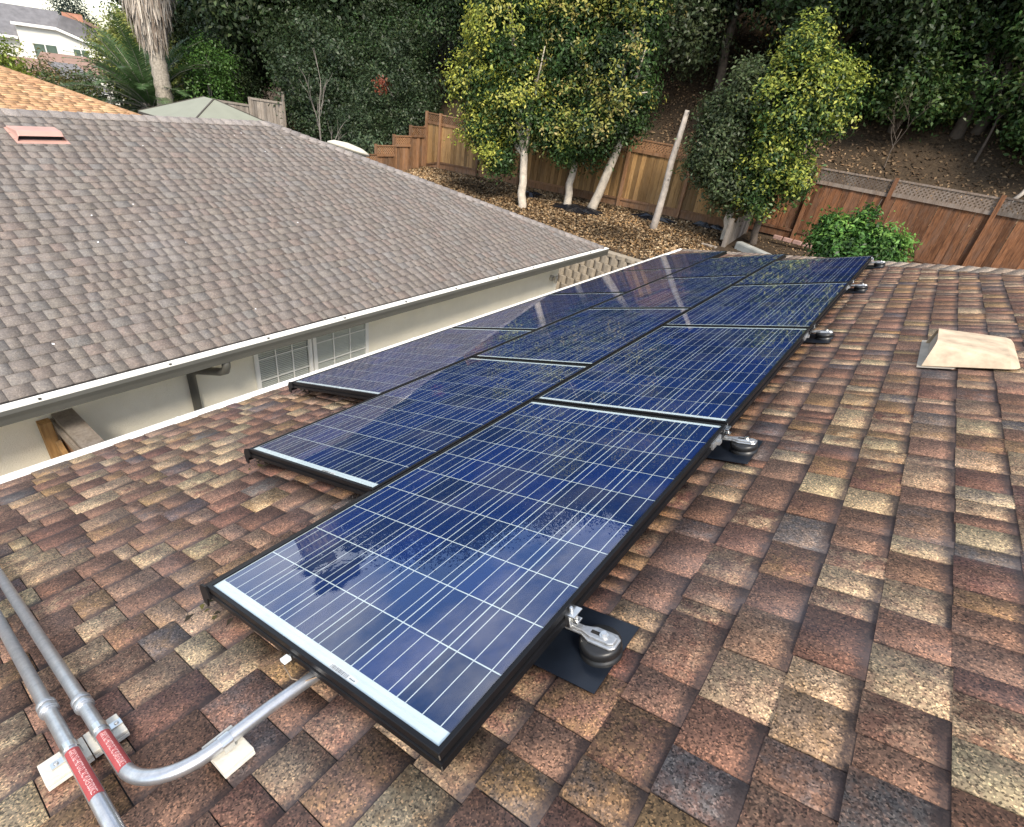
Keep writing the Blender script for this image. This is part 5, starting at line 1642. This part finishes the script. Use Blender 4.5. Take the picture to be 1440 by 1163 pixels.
# ------------------------------------------------------------------ far fence and shed wall in the trees
run_fence('far_fence', 'old grey brown board fence climbing behind the canopy', [(-26.6, 13.9, -.85), (-25.3, 14.7, -.55), (-23.9, 15.5, -.15)], (.5, -.86), lambda x, y: -2.6, M['wood_grey'], M['wood_grey'], lat=False, kick=False, seed=9)
t = thing('shed', 'small dark brown shed half hidden in the hedge trees', 'shed', (-26.0, 18.6, -2.6))
MB().box((-27.2, 17.9, -3.0), (-25.0, 19.5, .2)).build('wall', M['wood_brown'], t)
b = MB(); b.prism([(-1.0, 0.2), (1.0, 0.2), (1.0, .26), (0.0, .85), (-1.0, .26)], (0, 1, 0), (0, 0, 1), (-27.4, 18.7, 0), (2.6, 0, 0)); b.build('roof', M['far_roof'], t)

# ------------------------------------------------------------------ far houses on the left
def far_frame(px, depth):
    return None
def far_house(label, loc, rz, parts):
    t = thing('house', label, 'house', loc, (0, 0, rz))
    return t
# white two-gabled house; local x runs to the right as seen from here, local y away
FD = Vector((-101.5, 28.5, 0)); faz = math.atan2(-(FD.x - 1.2), FD.y + .4)
def fh(name, label, loc):
    return thing('house', label, 'house', loc, (0, 0, faz))
def slope_roof(x0, x1, y0, y1, z0, z1, in0, in1, th=0.18):
    """hipped roof with its ridge along local x, one slope turned this way"""
    yb = 2 * y1 - y0
    mb = MB()
    T = [(x0, y0, z0), (x1, y0, z0), (x1, yb, z0), (x0, yb, z0), (x0 + in0, y1, z1), (x1 - in1, y1, z1)]
    B = [(x, y, z - th) for x, y, z in T[:4]]
    mb.add(T + B, [(0, 1, 5, 4), (1, 2, 5), (2, 3, 4, 5), (3, 0, 4), (0, 6, 7, 1), (1, 7, 8, 2), (2, 8, 9, 3), (3, 9, 6, 0), (6, 9, 8, 7)])
    return mb
zb = -6.3
t = fh('house', 'far white stucco house with grey roofs and red chimney', (-101.0, 29.0, zb))
b = MB()
b.prism([(-1.9, -2.2), (7.6, -2.2), (7.6, 4.6), (2.2, 6.4), (-1.9, 6.4)], (1, 0, 0), (0, 0, 1), (0, 0, 0), (0, 7, 0)); b.build('wall', M['far_white'], t, True)
b = MB(); b.box((-8.0, 1.5, -2), (-1.92, 8, 5.0)); b.build('wall', M['far_white'], t, True)
slope_roof(-9.0, 3.4, 0.9, 5.6, 5.1, 8.6, 0.2, 0.3).build('roof', M['far_roof'], t, True)
b = MB(); b.prism([(-2.3, 6.42), (2.2, 6.43), (8.4, 4.32), (8.4, 4.6), (2.3, 6.75), (-2.3, 6.72)], (1, 0, 0), (0, 0, 1), (0, -0.5, 0), (0, .49, 0)); b.build('fascia', M['white_trim'], t, True)
b = MB(); b.box((-9.0, .72, 4.85), (-2.0, .89, 5.15)); b.build('fascia', M['white_trim'], t, True)
b = MB(); b.prism([(2.4, 6.76), (8.6, 4.62), (12.2, 4.5), (6.0, 7.6), (3.2, 8.2)], (1, 0, 0), (0, 0, 1), (0, 0.02, 0), (0, 8, 0)); b.build('roof', M['far_roof'], t, True)
b = MB(); b.prism([(5.6, 7.7), (12.6, 4.45), (12.6, 4.75), (5.8, 8.05)], (1, 0, 0), (0, 0, 1), (0, -0.3, 0), (0, 8, 0)); b.build('roof_edge', M['far_roof_brown'], t, True)
b = MB(); b.box((3.4, 1.6, 7.2), (5.6, 2.6, 8.6)); b.build('chimney', M['chimney'], t, True)
b = MB(); b.box((7.7, 2.2, -2), (11.6, 7, 4.4)); b.build('porch_wall', M['far_glass'], t, True)
for x in (8.0, 9.7, 11.4):
    MB().box((x, .4, -2), (x + .25, .65, 4.5)).build('porch_post', M['far_white'], t, True)
for x0_, x1_, z0_, z1_ in ((-0.6, 1.8, 2.9, 4.6), (3.6, 5.2, 2.5, 4.5)):
    w = MB()
    w.box((x0_ - .12, -.05, z0_ - .12), (x1_ + .12, -.002, z1_ + .12)); wo = w.build('window', M['white_trim'], t, True)
    xm = (x0_ + x1_) / 2
    for xa, xb in ((x0_, xm - .07), (xm + .07, x1_)):
        MB().box((xa, -.075, z0_), (xb, -.055, z1_)).build('pane', M['far_glass'], wo, True)
b = MB()
for k in range(24):
    b.box((7.0 + k * .28, -1.0, 0.9), (7.1 + k * .28, -.9, 1.8))
b.box((6.9, -1.05, 1.8), (13.8, -.85, 1.95)); b.box((6.9, -1.02, .8), (13.8, -.88, .9))
b.build('railing', M['white_trim'], t, True)
t = fh('house', 'far low house with speckled grey roof in front of the white house', (-86.0, 25.0, -8.3))
b = MB(); b.box((-5, 0, -1), (5.0, 6, 2.7)); b.build('wall', M['far_white'], t, True)
slope_roof(-6.0, 5.6, -.8, 3.3, 2.7, 5.3, 0.3, 2.8).build('roof', M['far_roof'], t, True)
slope_roof(-1.5, 7.4, 2.4, 5.6, 4.3, 6.1, 1.2, 2.2).build('upper_roof', M['far_roof_brown'], t, True)
b = MB(); b.box((1.0, -.98, 2.45), (5.65, -.84, 2.7)); b.build('fascia', M['white_trim'], t, True)
t = fh('house', 'far brown roofed house just above the orange roof', (-66.0, 17.8, -6.4))
b = MB(); b.box((-4, 0, -1.5), (2.2, 6, 2.4)); b.build('wall', M['wood_grey'], t, True)
slope_roof(-5.0, 2.8, -.8, 2.5, 2.4, 4.5, 0.3, 1.6).build('roof', M['far_roof_brown'], t, True)

# a few fallen leaves caught under the near skirt corner
rng = np.random.default_rng(77)
nl = 60
cen = [(-0.02, 0.03), (-1.0, 0.66), (-2.0, 1.5)]
PP = []
for k in range(nl):
    c = cen[rng.integers(3)]
    PP.append(list(PV(c[0] + rng.normal(0.03, .05), c[1] + rng.normal(.02, .04), TOPN + rng.uniform(.002, .012))))
V_, F_ = leaf_quads(np.array(PP), np.array([[-SP, 0, CP]]) + rng.normal(0, .35, (nl, 3)), 0.028, rng, .5)
cc = np.array([(0.05, 0.045, 0.02), (0.10, 0.09, 0.03), (0.03, 0.025, 0.018)])[rng.integers(3, size=nl)]
o = mesh_obj('leaf_debris', mesh_np('leaf_debris', V_, F_, np.repeat(cc, 4, 0), M['litter']), kind='stuff')
tag(o, 'dark leaf debris caught under the near corners of the array', 'leaf debris')
